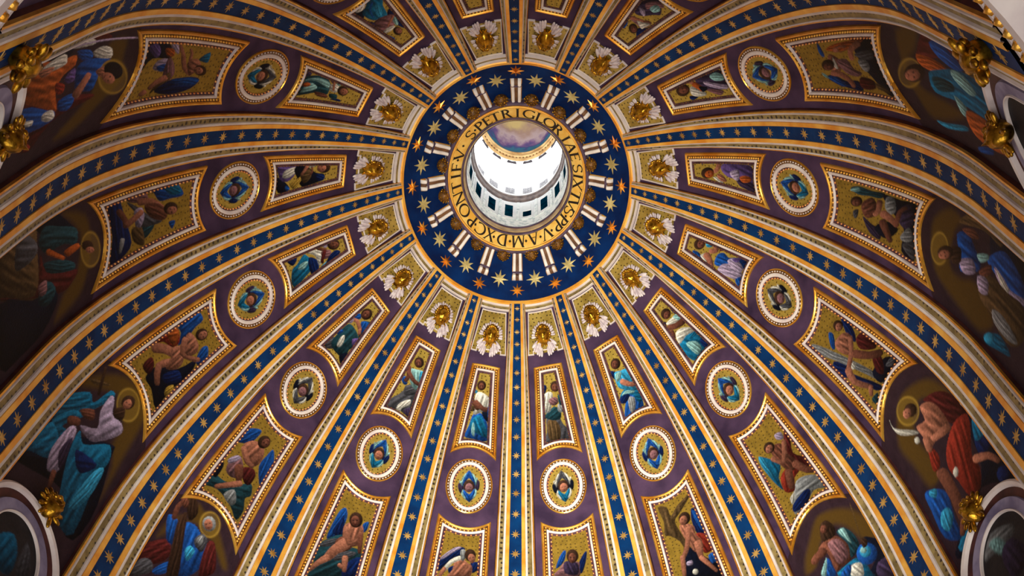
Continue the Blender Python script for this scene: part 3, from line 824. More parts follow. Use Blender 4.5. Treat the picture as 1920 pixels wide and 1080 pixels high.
FIGTEXT = """
@U2L
PB-74,2690 -68,2749 -59,2929 -42,2937 -28,2858 -30,2734
Pb74,2840 46,2912 39,2971 67,2947 80,2890
PK123,2438 76,2457 39,2445 32,2541 70,2608 92,2584
Pw-6,2472 3,2511 41,2542 73,2520 69,2490 22,2477
Pt-29,2459 -89,2557 -56,2628 -38,2720 -18,2741 36,2704 57,2648 60,2590 49,2555 6,2524
Pc-25,2577 -40,2620 -17,2695 12,2692 1,2640
Lb-24,2536 16,2580 35,2664 33,2669 29,2668 10,2588 -28,2551 -29,2540
Pm36,2704 -14,2725 -56,2765 -45,2825 -8,2862 62,2860 82,2783 75,2724
PP91,2659 54,2689 61,2748 82,2737
PT-51,2783 -53,2819 -38,2872 -23,2868 -31,2804
Lf-46,2767 -10,2798 16,2817 18,2827 14,2833 -13,2818 -51,2791 -53,2775
Pw59,2839 25,2835 -11,2858 -8,2879 36,2878 70,2850
Eh-12,2969 7,2967 19,2940 17,2904 2,2880 -17,2882 -29,2909 -27,2944
Ef-16,2959 -4,2956 4,2937 3,2911 -6,2895 -18,2897 -26,2917 -25,2942
Dk-17,2922 -14,2922 -13,2918 -16,2914 -19,2914 -20,2918
Dk-4,2930 -1,2930 0,2926 -3,2922 -7,2922 -7,2926
DR-14,2947 -9,2948 -9,2945 -13,2941 -18,2940 -18,2942
Df-13,2941 -10,2937 -9,2928 -10,2923 -13,2926 -14,2935
@U3L
PP-104,2433 -96,2529 -56,2542 -35,2475
PB-86,2781 -80,2892 -66,2894 -60,2834
PB31,2863 33,2907 45,2904 45,2809
PB-90,2655 -92,2701 -77,2736 -77,2682
Pe3,2473 -42,2501 -70,2583 -74,2685 -44,2752 -11,2767 25,2763 29,2660 57,2564 70,2478
PT-22,2506 -50,2568 -60,2644 -49,2738 -16,2753 -26,2693 -39,2608
PT-19,2571 -10,2642 11,2642 46,2546 39,2526
Po-3,2515 -18,2541 -14,2581 1,2576 11,2536
PF24,2646 22,2740 32,2784 45,2767 46,2683
Pm-80,2712 -92,2755 -74,2791 -49,2780 -57,2742
PT-59,2793 -76,2821 -60,2850 -41,2829
Pw-37,2753 -53,2798 -34,2845 -3,2837 -5,2772
Lf-69,2763 -36,2780 -10,2795 -7,2807 -12,2814 -38,2800 -71,2783 -74,2771
Pe14,2782 8,2851 34,2865 38,2804
Eh-30,2935 -7,2933 6,2902 1,2862 -18,2836 -40,2838 -53,2867 -48,2907
Ef-26,2933 -12,2930 -3,2908 -6,2880 -17,2862 -32,2864 -40,2886 -38,2915
Dk-29,2892 -25,2892 -25,2887 -28,2883 -32,2883 -33,2887
Dk-14,2901 -10,2901 -9,2896 -13,2892 -17,2892 -17,2897
DR-24,2920 -19,2921 -18,2918 -24,2913 -29,2912 -29,2915
Df-23,2913 -20,2909 -19,2899 -21,2893 -24,2896 -25,2906
@U4L
Pe-138,2459 -121,2617 -79,2615 -103,2493
PB-127,2669 -125,2807 -113,2942 -88,2900 -100,2760
PK-23,2494 16,2584 67,2630 75,2522
Pp-96,2494 -81,2593 -80,2679 -23,2677 18,2606 -3,2539 -48,2512
Pl-105,2599 -112,2672 -83,2747 -73,2712 -78,2626
Pw-29,2558 -54,2587 -63,2671 -33,2681 -8,2625 -7,2571
PK-53,2662 -78,2732 -12,2860 3,2937 39,2935 59,2813 62,2738 0,2690
PB-4,2861 10,2938 42,2936 40,2876
Py39,2629 14,2692 -9,2743 19,2735 69,2673
Pn-18,2720 -39,2803 13,2820 43,2758
Pw-89,2762 -103,2812 -85,2885 -64,2884 -49,2844 -46,2802
Lf-72,2769 -42,2749 -15,2723 -7,2729 -5,2741 -30,2772 -60,2796 -71,2786
LF-49,2814 -21,2819 -6,2801 0,2805 2,2815 -16,2836 -47,2832 -52,2822
Pb39,2596 60,2630 72,2609 58,2587
Eh-46,2987 -18,2987 -2,2953 -7,2907 -30,2875 -58,2875 -74,2908 -70,2954
Ef-40,2951 -22,2949 -11,2925 -14,2892 -28,2870 -46,2872 -57,2896 -54,2929
Dk-45,2916 -40,2916 -39,2911 -44,2906 -49,2905 -49,2910
Dk-26,2928 -21,2928 -20,2923 -25,2918 -30,2917 -30,2923
DR-31,2892 -24,2895 -24,2891 -30,2885 -37,2883 -38,2886
Df-35,2916 -31,2912 -29,2901 -31,2893 -35,2897 -37,2908
@U5L
Pe-112,2790 -117,2879 -105,2970 -67,3008 -72,2943 -99,2841
PB-123,2690 -110,2797 -68,2766 -108,2701
Pt-19,2550 -34,2606 -67,2685 -38,2721 6,2766 37,2734 64,2638 89,2525 45,2509
PB-138,2496 -128,2564 -70,2622 -38,2568 -75,2527
PT-4,2600 -23,2634 -20,2697 -4,2698 14,2648
PB-33,2719 16,2793 89,2755 65,2695
Pw-76,2689 -64,2764 -48,2822 -14,2855 49,2793 -21,2779 -56,2729
Pl-85,2836 -78,2897 -45,2916 -36,2881
Pm-28,2846 -12,2919 26,2917 28,2852 -1,2833
LF-95,2793 -47,2813 -16,2879 -21,2892 -33,2890 -58,2835 -95,2824 -102,2805
LR-25,2861 13,2819 33,2809 44,2820 44,2836 27,2844 -10,2885 -22,2878
PB29,2884 8,2958 31,3003 53,2960 61,2852
Pc56,2797 47,2843 43,2861 65,2833
Pp-101,2651 -94,2696 -71,2703 -72,2671
Eh-20,3018 2,3000 5,2961 -13,2922 -41,2907 -63,2923 -66,2963 -48,3002
EF-17,3007 -4,2994 -2,2965 -14,2937 -32,2926 -46,2938 -47,2967 -35,2995
Dk-34,2966 -30,2963 -31,2958 -36,2955 -40,2958 -39,2963
Dk-16,2965 -12,2962 -13,2957 -18,2955 -22,2957 -21,2963
DR-20,2992 -14,2990 -15,2986 -21,2984 -27,2986 -27,2990
Df-21,2984 -20,2978 -22,2967 -26,2961 -28,2967 -25,2978
@U6L
Pe-95,2798 -96,2894 -79,2972 -51,2989 -50,2893
Pe62,2762 4,2880 53,2943 64,2984 94,2941 104,2856 90,2764
Pb0,2874 43,2919 63,2870 56,2818
PG-102,2479 -100,2587 -50,2615 -22,2545
Pe-57,2562 -65,2669 -55,2779 -9,2798 45,2783 88,2729 65,2647 78,2568 9,2544
Pb-88,2658 -72,2701 -45,2707 -61,2653
Pw-19,2591 -34,2657 -23,2694 2,2652 4,2600
Pp33,2724 72,2774 101,2725 76,2683
PK40,2542 63,2613 104,2622 118,2501
Pb-66,2839 -45,2911 -14,2888 -47,2843
Lf-50,2805 -26,2835 23,2811 36,2823 36,2842 -23,2870 -66,2831 -65,2810
Lf20,2818 37,2787 49,2788 54,2802 38,2835 26,2833
Pl-81,2807 -56,2852 -40,2810 -59,2784
Eh-4,3004 21,2993 31,2958 18,2919 -8,2900 -34,2910 -44,2945 -31,2984
EF-7,2983 9,2974 15,2949 7,2921 -10,2907 -26,2915 -32,2941 -24,2969
Dk-18,2954 -13,2952 -13,2947 -18,2944 -23,2946 -23,2951
Dk2,2957 6,2955 6,2951 1,2947 -3,2949 -3,2954
DR-9,2928 -2,2927 -3,2924 -9,2921 -16,2922 -16,2925
Df-8,2950 -5,2945 -6,2934 -9,2928 -12,2933 -12,2944
@U7L
Pe46,2914 65,2960 82,2919 77,2857
PG-80,2497 -78,2567 -38,2638 -10,2699 61,2729 75,2653 79,2605 107,2528 69,2514 1,2520 -46,2488
Pw-16,2526 -3,2586 49,2645 58,2600 19,2549 18,2515
PG-21,2726 51,2773 69,2708 0,2655
PP36,2544 84,2591 115,2508 63,2510
PT-40,2865 5,2887 61,2898 78,2816 78,2740 15,2750 -24,2808
Pb-66,2753 -48,2792 -14,2747 -35,2724
LF-20,2759 -15,2809 -37,2881 -54,2883 -65,2865 -44,2799 -49,2758 -35,2748
LF-53,2820 4,2782 56,2772 67,2786 63,2802 17,2814 -34,2854 -51,2842
Pc34,2889 66,2884 72,2812 49,2823
Eh18,2909 -8,2903 -31,2922 -36,2955 -20,2983 7,2989 29,2970 34,2936
EF11,2910 -7,2907 -22,2922 -26,2945 -17,2963 0,2966 16,2952 20,2928
Dk4,2944 0,2942 -2,2946 1,2951 6,2952 7,2948
Dk-11,2931 -16,2930 -18,2933 -15,2938 -10,2939 -8,2936
DR6,2920 0,2917 -2,2919 3,2925 9,2928 10,2925
Df3,2925 -1,2927 -5,2934 -5,2940 0,2938 3,2931
@U8L
PB50,2917 74,2953 98,2818 86,2686 58,2682
Pc-79,2920 -34,2908 -38,2882 -61,2893
Pb-81,2521 -61,2616 -39,2720 17,2732 69,2651 81,2514 -20,2512
Pt-48,2595 -40,2679 12,2715 57,2633 82,2539
PT-37,2565 -36,2647 -19,2618 -12,2538
Pw-44,2873 -19,2903 40,2882 68,2830 61,2772 9,2738 -38,2712 -48,2791
PK16,2740 67,2781 91,2703 59,2674
LF-3,2779 -46,2832 -62,2872 -79,2873 -88,2857 -72,2809 -29,2752 -9,2757
LF-47,2801 11,2755 53,2753 64,2771 55,2789 26,2790 -27,2835 -45,2824
Pn-78,2775 -47,2783 -35,2745 -69,2733
Pb57,2861 80,2848 85,2751 61,2715
Eh-7,2916 -31,2923 -44,2950 -38,2981 -18,2998 6,2991 20,2964 14,2933
EF-8,2919 -24,2924 -32,2944 -29,2966 -16,2977 -1,2972 8,2952 5,2930
Dk-4,2951 -8,2952 -9,2955 -5,2958 -1,2957 0,2953
Dk-21,2947 -25,2948 -25,2952 -22,2954 -17,2954 -17,2950
DR-10,2930 -16,2930 -16,2932 -10,2935 -4,2935 -4,2932
Df-10,2935 -14,2939 -15,2947 -13,2952 -10,2948 -8,2940
@U8R
PB-77,2952 -46,2972 -27,2952 -49,2891 -80,2864
PK-93,2752 -54,2721 -81,2661 -95,2663
PG-98,2499 -68,2585 -55,2713 23,2714 56,2625 105,2562 92,2509 55,2494 -35,2505 -87,2473
Pn-51,2680 4,2670 31,2598 14,2504 -48,2516 -62,2584
Pe-68,2716 3,2784 48,2741 40,2677 -17,2674
Pw-87,2800 -64,2878 -25,2911 8,2888 -8,2811 -21,2756 -66,2740
Pg33,2793 69,2800 93,2761 75,2726 33,2736
Pe42,2872 75,2847 75,2791 46,2790
LF4,2796 25,2821 28,2817 40,2832 32,2852 8,2855 -21,2825 -15,2802
Pm-25,2846 19,2861 42,2815 11,2790 -22,2813
Pl70,2922 88,2924 80,2886 66,2890
Eh27,2899 4,2917 -2,2951 12,2980 38,2987 61,2968 67,2934 53,2906
EF25,2902 11,2915 7,2939 16,2960 33,2965 47,2952 51,2928 42,2907
Dk38,2932 34,2935 35,2939 39,2940 43,2937 43,2933
Dk20,2937 16,2940 17,2944 21,2945 25,2942 25,2938
DR27,2914 21,2916 21,2919 27,2919 34,2916 33,2914
Df27,2920 25,2925 26,2934 30,2938 32,2933 31,2924
@U7R
PB50,2896 87,2946 94,2829 71,2793
PB-65,2904 -22,2876 -28,2820 -50,2825
Pb-89,2493 -39,2610 15,2652 76,2608 64,2495 14,2487 -50,2478
Pg-11,2635 29,2607 9,2534 -25,2505 -33,2545
PB-79,2635 -43,2682 17,2659 -42,2603
Pt-63,2668 -18,2708 49,2680 91,2606 96,2567 46,2551 28,2625 -16,2672
PT-46,2675 -8,2693 50,2662 36,2646 -16,2672
Pc-33,2866 18,2858 76,2842 85,2749 72,2698 74,2644 -5,2700 -46,2753
PT-30,2855 15,2851 -1,2810 -39,2792
Lf-20,2764 26,2709 75,2682 87,2691 84,2710 45,2739 8,2793 -14,2790
LF66,2708 79,2663 94,2656 104,2669 89,2714 75,2719
Eh-19,2893 -33,2922 -26,2956 -2,2973 26,2964 40,2934 33,2901 8,2884
EF-20,2900 -28,2920 -22,2943 -6,2957 12,2952 21,2932 15,2909 -2,2896
Dk4,2920 2,2925 4,2928 8,2926 11,2921 9,2918
Dk-11,2934 -14,2939 -12,2943 -7,2941 -4,2936 -6,2932
DR-14,2910 -18,2916 -17,2919 -11,2915 -6,2909 -8,2906
Df-11,2915 -11,2921 -6,2928 -2,2930 -2,2924 -6,2917
@U6R
PB45,2954 83,2934 83,2837 49,2874
PP-79,2956 -35,2911 -61,2880 -81,2905
Pt-68,2696 -20,2719 56,2660 99,2535 76,2483 22,2493 -54,2498 -80,2605
PT-25,2662 32,2607 33,2532 -16,2522 -31,2605
PB60,2590 99,2535 80,2488 47,2523
Pt22,2695 81,2689 101,2661 75,2633 11,2657
Pw-38,2785 22,2770 81,2689 64,2670 8,2703 -64,2701
Pw-44,2901 21,2891 67,2869 89,2807 52,2816 -19,2857
PT21,2891 67,2869 84,2814 43,2818
LF60,2825 7,2843 -38,2881 -57,2870 -55,2841 -4,2796 55,2770 71,2792
LF-65,2834 -83,2783 -73,2761 -54,2760 -33,2808 -44,2832
Eh-32,2938 -34,2971 -16,2995 13,2994 35,2969 37,2936 19,2913 -10,2914
EF-24,2927 -24,2948 -10,2964 10,2965 25,2949 25,2928 11,2913 -9,2912
Dk6,2928 5,2934 8,2935 12,2931 12,2925 9,2923
Dk-3,2949 -4,2955 -1,2957 3,2952 3,2946 0,2945
DR-15,2931 -17,2939 -15,2940 -11,2933 -8,2925 -11,2924
Df-10,2933 -8,2938 -1,2942 4,2940 1,2935 -5,2932
@U5R
Pb-34,3002 -25,2933 -73,2860 -67,2945
PB69,2597 117,2483 68,2489 14,2522 28,2595
Pb-41,2777 24,2775 54,2722 43,2668 69,2597 55,2524 6,2543 -28,2685
Pl-67,2731 -15,2708 17,2623 18,2540 -12,2509 -47,2516 -65,2615
Pl19,2674 59,2609 35,2523 3,2525 -10,2585
Pp44,2636 83,2561 42,2585
Pb-52,2555 -21,2504 -88,2484 -76,2533
Pw-36,2920 -4,2877 -21,2837 -68,2846 -51,2888
Lf-34,2894 -45,2854 -88,2802 -83,2776 -66,2765 -15,2811 8,2852 -7,2888
Lf59,2838 46,2821 31,2855 13,2858 6,2837 37,2776 79,2781 80,2813
Pc57,2902 75,2852 54,2836 31,2884
LR49,2760 77,2699 86,2647 93,2641 99,2646 89,2702 60,2766 52,2768
Eh-13,2978 3,3003 33,2999 59,2969 66,2931 50,2907 20,2911 -6,2940
EF3,2958 15,2973 36,2969 55,2948 60,2924 49,2909 28,2913 9,2933
Dk22,2934 25,2939 28,2937 29,2930 27,2925 23,2928
Dk25,2958 28,2962 32,2960 33,2953 30,2949 26,2951
DR45,2933 47,2941 50,2939 50,2930 47,2923 45,2925
Df28,2943 33,2945 41,2940 44,2934 40,2932 32,2937
@U4R
PB94,2976 102,2874 96,2852 54,2932 42,2988
PT59,2925 75,2869 57,2849 49,2904
PB109,2577 114,2493 75,2507 83,2571
Pp45,2804 69,2752 72,2645 70,2514 -9,2514 -61,2513 -63,2591 -25,2660 -18,2742 11,2798
PP-26,2672 -18,2599 -38,2505 -105,2502 -76,2573 -61,2639
Po-8,2640 9,2590 1,2531 -24,2546 -35,2613
Pl14,2726 37,2651 8,2638 -29,2660 -18,2707
PK94,2829 94,2776 58,2789 50,2838
Pw-32,2887 -28,2839 -54,2793 -64,2818
LR88,2759 97,2705 86,2668 88,2662 92,2661 104,2701 95,2758 91,2762
Ln-60,2751 -84,2715 -82,2687 -77,2684 -74,2687 -77,2708 -54,2741 -56,2748
Lf61,2841 32,2855 13,2883 -2,2880 -4,2857 22,2818 58,2796 69,2813
Pf-5,2848 -8,2801 -36,2762 -48,2769 -48,2811 -32,2845
Eh-23,2998 5,2985 25,2943 25,2898 5,2876 -23,2889 -43,2930 -43,2975
Eo-24,2963 -6,2953 8,2923 9,2891 -4,2875 -22,2884 -35,2914 -36,2947
Dk-25,2929 -21,2928 -19,2922 -23,2918 -28,2920 -29,2926
Dk-8,2933 -3,2931 -1,2926 -5,2922 -10,2924 -11,2930
DR-9,2899 -3,2898 -2,2894 -7,2891 -14,2892 -15,2896
Df-15,2925 -11,2919 -8,2906 -9,2900 -14,2905 -16,2918
@U3R
PK91,2946 89,2861 88,2761 60,2749 62,2873
PP72,2764 91,2696 91,2572 70,2503 10,2494 -33,2516 -36,2617 -17,2727 26,2779
PT60,2624 68,2555 39,2506 15,2526 20,2597 41,2629
Pl36,2708 7,2614 -23,2508 -41,2535 -24,2620 11,2704
Pm-10,2721 -43,2573 -68,2610 -58,2647 -29,2705
PB-21,2892 -39,2819 -52,2878 -38,2905
Pw25,2855 23,2806 -31,2737 -46,2762 -35,2841 -13,2873
Lf65,2896 50,2839 23,2802 27,2781 39,2772 70,2810 89,2871 80,2894
Lo29,2826 -6,2782 -10,2785 -17,2766 -9,2743 10,2741 49,2784 46,2812
PK17,2774 -1,2702 -20,2729 -18,2765
Eh28,2993 53,2961 60,2909 47,2868 20,2862 -5,2893 -13,2944 1,2986
EF28,2966 44,2944 48,2907 39,2877 22,2871 7,2893 2,2929 11,2960
Dk16,2937 21,2932 20,2925 16,2925 11,2930 11,2936
Dk36,2928 40,2922 40,2916 35,2915 30,2921 31,2927
DR24,2897 30,2892 30,2888 23,2889 17,2894 17,2898
Df25,2925 28,2917 27,2903 24,2898 21,2906 22,2920
@U2R
Pb78,2881 75,2830 41,2901 40,2962 63,2939
PB-18,2870 -50,2818 -61,2775 -75,2785 -59,2933 -38,2934
PP94,2690 75,2614 14,2499 -27,2549 -55,2619 -28,2664 12,2746 58,2766
Pm48,2622 26,2554 -15,2518 -40,2543 1,2605 21,2662
PT12,2640 10,2587 -11,2559 -36,2592 -19,2646
PB-48,2511 -76,2469 -72,2510
Pm61,2842 45,2795 -11,2792 -45,2736 -57,2767 -38,2845 1,2850
Pw19,2813 -18,2789 -52,2758 -43,2822 -34,2853
Lf47,2845 20,2818 -16,2791 -17,2777 -10,2769 28,2791 57,2813 57,2833
Pl62,2692 26,2686 3,2732 26,2734
LF-19,2790 -34,2758 -52,2758 -55,2749 -51,2741 -29,2743 -12,2778 -14,2788
Eh26,2875 10,2855 -12,2863 -28,2894 -28,2930 -12,2950 11,2942 27,2911
EF17,2880 6,2868 -10,2875 -22,2896 -23,2920 -12,2932 4,2925 16,2904
Dk6,2905 3,2901 0,2904 1,2910 3,2914 6,2911
Dk0,2884 -3,2880 -6,2883 -5,2889 -3,2893 0,2890
DR-12,2909 -15,2903 -16,2904 -15,2913 -12,2919 -11,2917
Df0,2898 -4,2897 -10,2903 -12,2909 -8,2909 -2,2904
@L3L
PK-158,853 -145,1088 -95,1189 -56,1187 -61,1019 1,961 101,944 135,912 139,860 37,943
Pp-122,926 -138,1003 -93,1073 -65,1052
Pl-130,1139 -129,1213 -80,1257 -100,1194
Pt-57,1476 -96,1551 -40,1572 -43,1506
PB116,1172 68,1176 53,1309 39,1461 52,1561 103,1506 131,1345
Pb52,1291 44,1465 57,1560 83,1520 83,1367
Pl-12,1060 -49,1084 -57,1169 -7,1219 5,1128
Pb-16,1094 -32,1171 -2,1232 10,1151
Pm-52,1173 -56,1215 9,1294 57,1276 50,1199
Pn122,1123 67,1157 13,1243 52,1273 88,1190
Lf28,1207 52,1133 85,1085 97,1097 101,1120 73,1174 55,1251 38,1241
Lf95,1055 113,1015 124,1024 130,1047 117,1095 102,1084
Po-111,1102 -105,1190 -70,1220 -71,1156
Lf13,1461 -10,1393 -76,1329 -82,1300 -74,1285 -1,1354 34,1439 30,1466
Lf-78,1322 -127,1250 -130,1227 -122,1221 -72,1292 -69,1315
Lf-43,1413 -80,1399 -107,1365 -110,1347 -104,1341 -81,1368 -48,1378 -41,1397
Pf-41,1382 -57,1458 -18,1526 13,1496 34,1449 -1,1404
Eh9,1597 28,1589 34,1548 22,1500 0,1472 -19,1481 -24,1521 -13,1569
Ef8,1562 20,1555 24,1526 16,1491 2,1472 -10,1479 -13,1508 -6,1543
Dk-2,1526 2,1525 2,1519 -2,1515 -6,1516 -6,1522
Dk14,1534 17,1532 17,1527 13,1522 9,1523 10,1529
DR4,1497 9,1497 9,1493 3,1489 -2,1488 -2,1492
Df6,1523 8,1518 7,1505 4,1497 2,1503 3,1516
@L4L
PB-164,913 -156,1025 -74,1081 86,1149 140,1052 155,921 13,966
Pb-146,1344 -154,1439 -138,1561 -76,1640 -51,1630 -58,1521 -64,1424 -108,1373
Pt-148,1440 -131,1562 -72,1628 -79,1520
Pe66,1176 17,1303 46,1376 95,1298 91,1223
Pn21,1154 32,1253 129,1269 92,1173
Pm-159,1099 -153,1246 -107,1312 -93,1252 -121,1127
PG-126,1102 -84,1204 -11,1328 42,1449 47,1351 17,1192 -38,1205
Pl-64,1180 -67,1254 -15,1279 29,1241 4,1192
LF-95,1005 -39,1068 -12,1068 1,1093 0,1118 -38,1120 -102,1055 -109,1019
Lf6,1124 -18,1223 -34,1272 -50,1265 -60,1237 -46,1187 -25,1088 -7,1093
Lf-80,1232 -65,1345 -16,1437 -18,1463 -34,1463 -93,1356 -118,1222 -102,1207
PF-75,1278 -50,1425 19,1499 42,1449 -4,1328
Pb62,1510 68,1570 104,1543 92,1520
Lg44,1043 104,1020 111,1030 112,1044 59,1086 45,1068
Eh-7,1592 19,1590 30,1551 21,1500 -4,1466 -30,1468 -41,1506 -32,1557
Ef6,1585 23,1581 30,1553 24,1517 8,1493 -8,1497 -15,1525 -9,1561
Dk-2,1532 3,1532 3,1526 -2,1520 -6,1520 -7,1526
Dk17,1544 21,1544 22,1538 17,1532 12,1532 12,1538
DR7,1568 13,1570 13,1566 7,1559 0,1557 0,1562
Df7,1559 10,1554 10,1541 7,1533 4,1538 4,1551
@L5L
Pb-132,1427 -145,1561 -124,1644 -69,1659 -61,1574 -47,1502 -36,1365 -87,1431
PK-25,989 -29,1128 63,1289 91,1466 135,1362 131,1127 145,956 48,995
Pb91,1466 59,1556 74,1610 122,1572 129,1467
Pr-137,1156 -141,1305 -118,1419 -51,1391 -52,1310 -112,1254
Po-148,1309 -136,1398 -85,1414 -53,1328
PR-86,1004 -91,1107 -41,1104 -26,1024
PB32,1146 70,1283 126,1268 81,1138
Lf-98,1139 -53,1229 7,1292 13,1338 -11,1354 -82,1283 -139,1181 -132,1135
Lf-9,1268 -44,1123 35,1045 53,1059 58,1086 -4,1158 37,1254 22,1285
Pf-52,1310 -14,1414 46,1369 63,1289 18,1192 -11,1264
Pf-27,1407 -60,1494 -24,1534 34,1542 64,1487 33,1379
Lf-56,1428 7,1353 69,1407 111,1478 108,1499 93,1500 54,1438 21,1401 -30,1473 -50,1459
Py100,1121 117,1192 142,1151 126,1080
Eh-9,1655 17,1654 31,1622 24,1577 1,1546 -25,1547 -39,1579 -32,1624
Ef-1,1648 16,1646 25,1622 21,1590 7,1569 -10,1571 -19,1595 -15,1627
Dk-6,1602 -1,1602 -1,1597 -5,1592 -10,1592 -10,1597
Dk13,1613 17,1613 18,1608 13,1603 9,1603 8,1608
DR1,1634 7,1636 8,1632 2,1626 -5,1624 -5,1628
Df2,1626 5,1622 6,1611 4,1604 0,1607 -1,1619
@L6L
Pb-145,1397 -139,1517 -91,1598 -49,1622 -51,1539 -73,1463
Pb63,1399 64,1510 77,1590 125,1520 155,1398 144,1277
Pe-157,945 -134,1068 -68,1094 9,1146 81,1250 122,1175 101,1119 132,1034 121,931 42,988 -68,1001
PK-160,1064 -143,1195 -115,1172 -116,1061
Pg-23,1014 16,1109 64,1045 42,988
Pm-93,1170 -103,1265 -68,1343 -15,1302 14,1229 -40,1161
Pl-118,1245 -86,1327 -57,1326 -95,1230
PR-17,1283 37,1351 79,1324 79,1231 37,1212
LF-61,1242 0,1166 20,1173 28,1200 -15,1302 -47,1288
Lf15,1199 -48,1100 -95,1020 -92,999 -77,998 -27,1074 39,1168 36,1196
Pf-93,1405 -61,1510 10,1554 54,1482 47,1380 -18,1329
Lf-89,1384 -15,1337 29,1340 40,1361 34,1380 0,1379 -69,1429 -88,1412
Eh6,1636 32,1623 41,1583 27,1539 -1,1517 -27,1529 -36,1569 -22,1613
EF16,1623 32,1613 38,1584 29,1553 11,1537 -5,1547 -10,1576 -2,1607
Dk3,1577 8,1575 8,1570 3,1566 -2,1568 -2,1573
Dk23,1581 28,1579 28,1573 23,1570 18,1572 18,1577
DR15,1607 22,1606 22,1602 15,1599 8,1600 8,1604
Df15,1599 17,1593 17,1581 13,1575 10,1580 11,1592
@L7L
Pb-116,1291 -111,1417 -97,1540 -66,1586 -36,1518 -46,1380 -93,1290
PB-94,1364 -75,1472 -60,1520 -17,1382 -64,1339
Pb72,1533 105,1573 111,1502 90,1470
Pe-153,1143 -125,1248 -29,1373 19,1312 119,1320 153,1192 113,1075 -128,911 -131,1020
PG-138,1191 -103,1273 -44,1325 -65,1245
PB59,1171 132,1272 166,1116 62,1053
PG-30,1177 32,1265 98,1289 50,1203 -15,1150
Pf-36,1443 5,1508 76,1518 104,1423 105,1368 48,1313 -4,1315
PF-52,1301 -12,1366 58,1329 32,1265 -27,1216
Lf-15,1352 -64,1244 -88,1153 -71,1123 -41,1134 -11,1211 43,1304 27,1353
Lf-81,1159 -121,1075 -148,980 -142,969 -131,972 -94,1056 -47,1127 -55,1159
Lf-35,1419 30,1311 95,1401 91,1420 76,1422 40,1354 -2,1453 -25,1449
LF69,1430 102,1302 117,1298 127,1315 101,1447 82,1451
Lf21,1204 49,1101 63,1098 74,1114 58,1224 36,1229
Lf13,1118 39,1111 48,1121 47,1136 24,1152 11,1138
Eh39,1479 5,1477 -20,1510 -21,1560 3,1597 38,1599 63,1565 64,1516
EF32,1483 10,1483 -7,1508 -8,1543 6,1568 29,1568 46,1543 47,1508
Dk30,1534 24,1533 22,1539 27,1545 33,1546 34,1540
Dk8,1519 2,1519 0,1524 5,1530 11,1531 13,1526
DR28,1499 19,1496 18,1500 25,1507 33,1510 35,1506
Df25,1507 20,1511 16,1523 18,1531 23,1527 27,1515
@L8L
PB-131,1428 -120,1486 -76,1552 -30,1602 30,1604 11,1540 -37,1507 -81,1442 -124,1370
Pl-128,1478 -80,1551 -26,1603 4,1604 -50,1548 -103,1485
PB76,1487 133,1501 142,1453 92,1402
PB-65,1413 -30,1443 -26,1401 -53,1372
Pf-28,1499 12,1524 59,1484 86,1466 92,1402 70,1365 -62,1337 -35,1409
Lw-3,1533 -60,1483 -99,1398 -93,1382 -78,1383 -41,1460 12,1501 12,1523
Lf-97,1414 -123,1341 -115,1326 -101,1329 -75,1402 -83,1417
Pg2,1582 32,1588 45,1536 24,1493 9,1518
Eh85,1499 55,1502 34,1532 33,1574 54,1602 84,1600 105,1569 105,1527
Ef91,1489 72,1492 58,1515 56,1545 69,1564 88,1561 103,1538 104,1508
Dk89,1532 84,1532 83,1537 86,1542 92,1542 93,1537
Dk71,1523 65,1523 64,1528 68,1532 73,1532 74,1528
DR87,1503 80,1502 79,1505 85,1510 92,1511 93,1508
Df85,1510 81,1514 77,1525 79,1531 83,1528 86,1517
@L8R
Pb-108,1448 -81,1531 -47,1585 -30,1576 -44,1508 -77,1460
PB32,1400 51,1477 91,1543 106,1539 92,1461 59,1371
Pm-121,1385 -88,1434 -41,1491 42,1474 46,1418 32,1345
PP-50,1488 1,1488 41,1452 29,1368 -49,1395
Eh4,1472 -23,1495 -31,1539 -16,1577 14,1588 40,1565 49,1521 33,1483
EF2,1472 -14,1488 -19,1519 -10,1547 9,1555 26,1539 31,1508 21,1480
Dk16,1512 11,1516 12,1521 17,1523 22,1519 22,1514
Dk-5,1517 -10,1521 -9,1526 -4,1528 1,1524 1,1518
DR4,1487 -4,1491 -3,1494 4,1495 11,1491 11,1488
Df4,1495 1,1502 2,1514 6,1519 9,1512 8,1500
@L7R
Pn-99,1699 -42,1663 -35,1584 26,1636 122,1669 113,1639 20,1565 -23,1520 -4,1377 24,1210 2,1012 -71,1061 -25,1299 -79,1426 -115,1457 -93,1565
PK-17,1275 43,1224 90,1126 151,1025 172,889 -71,1061
PB99,1546 126,1535 162,1424 154,1300 88,1331 78,1450
Pb103,1534 134,1483 152,1394 122,1343 103,1432
Pr78,1348 138,1294 165,1181 142,1152 86,1166 75,1285
Pb106,1132 164,1126 169,1066 114,1053
Pf-7,1472 38,1469 81,1411 76,1340 100,1267 74,1175 29,1225 16,1289 -4,1377
Lf28,1431 -10,1311 -56,1232 -51,1212 -35,1207 18,1284 62,1404 50,1430
Lf-67,1231 -87,1078 -77,1064 -64,1067 -38,1217 -50,1235
Lf44,1280 43,1155 58,1135 75,1141 96,1258 72,1290
Lf45,1141 83,1053 116,976 127,973 132,985 105,1064 73,1155 54,1161
Pl-37,1168 -3,1163 -4,1128 -37,1140
Ew14,1050 5,1038 -9,1040 -19,1055 -20,1074 -11,1086 2,1084 13,1069
Eh15,1470 1,1508 12,1546 40,1562 69,1547 82,1508 71,1470 44,1455
Ef10,1470 2,1495 11,1522 30,1535 49,1526 57,1501 48,1475 29,1462
Dk38,1489 35,1496 38,1499 43,1496 45,1490 43,1486
Dk22,1509 20,1516 22,1519 27,1516 30,1510 27,1506
DR17,1481 13,1489 14,1491 21,1486 25,1478 24,1475
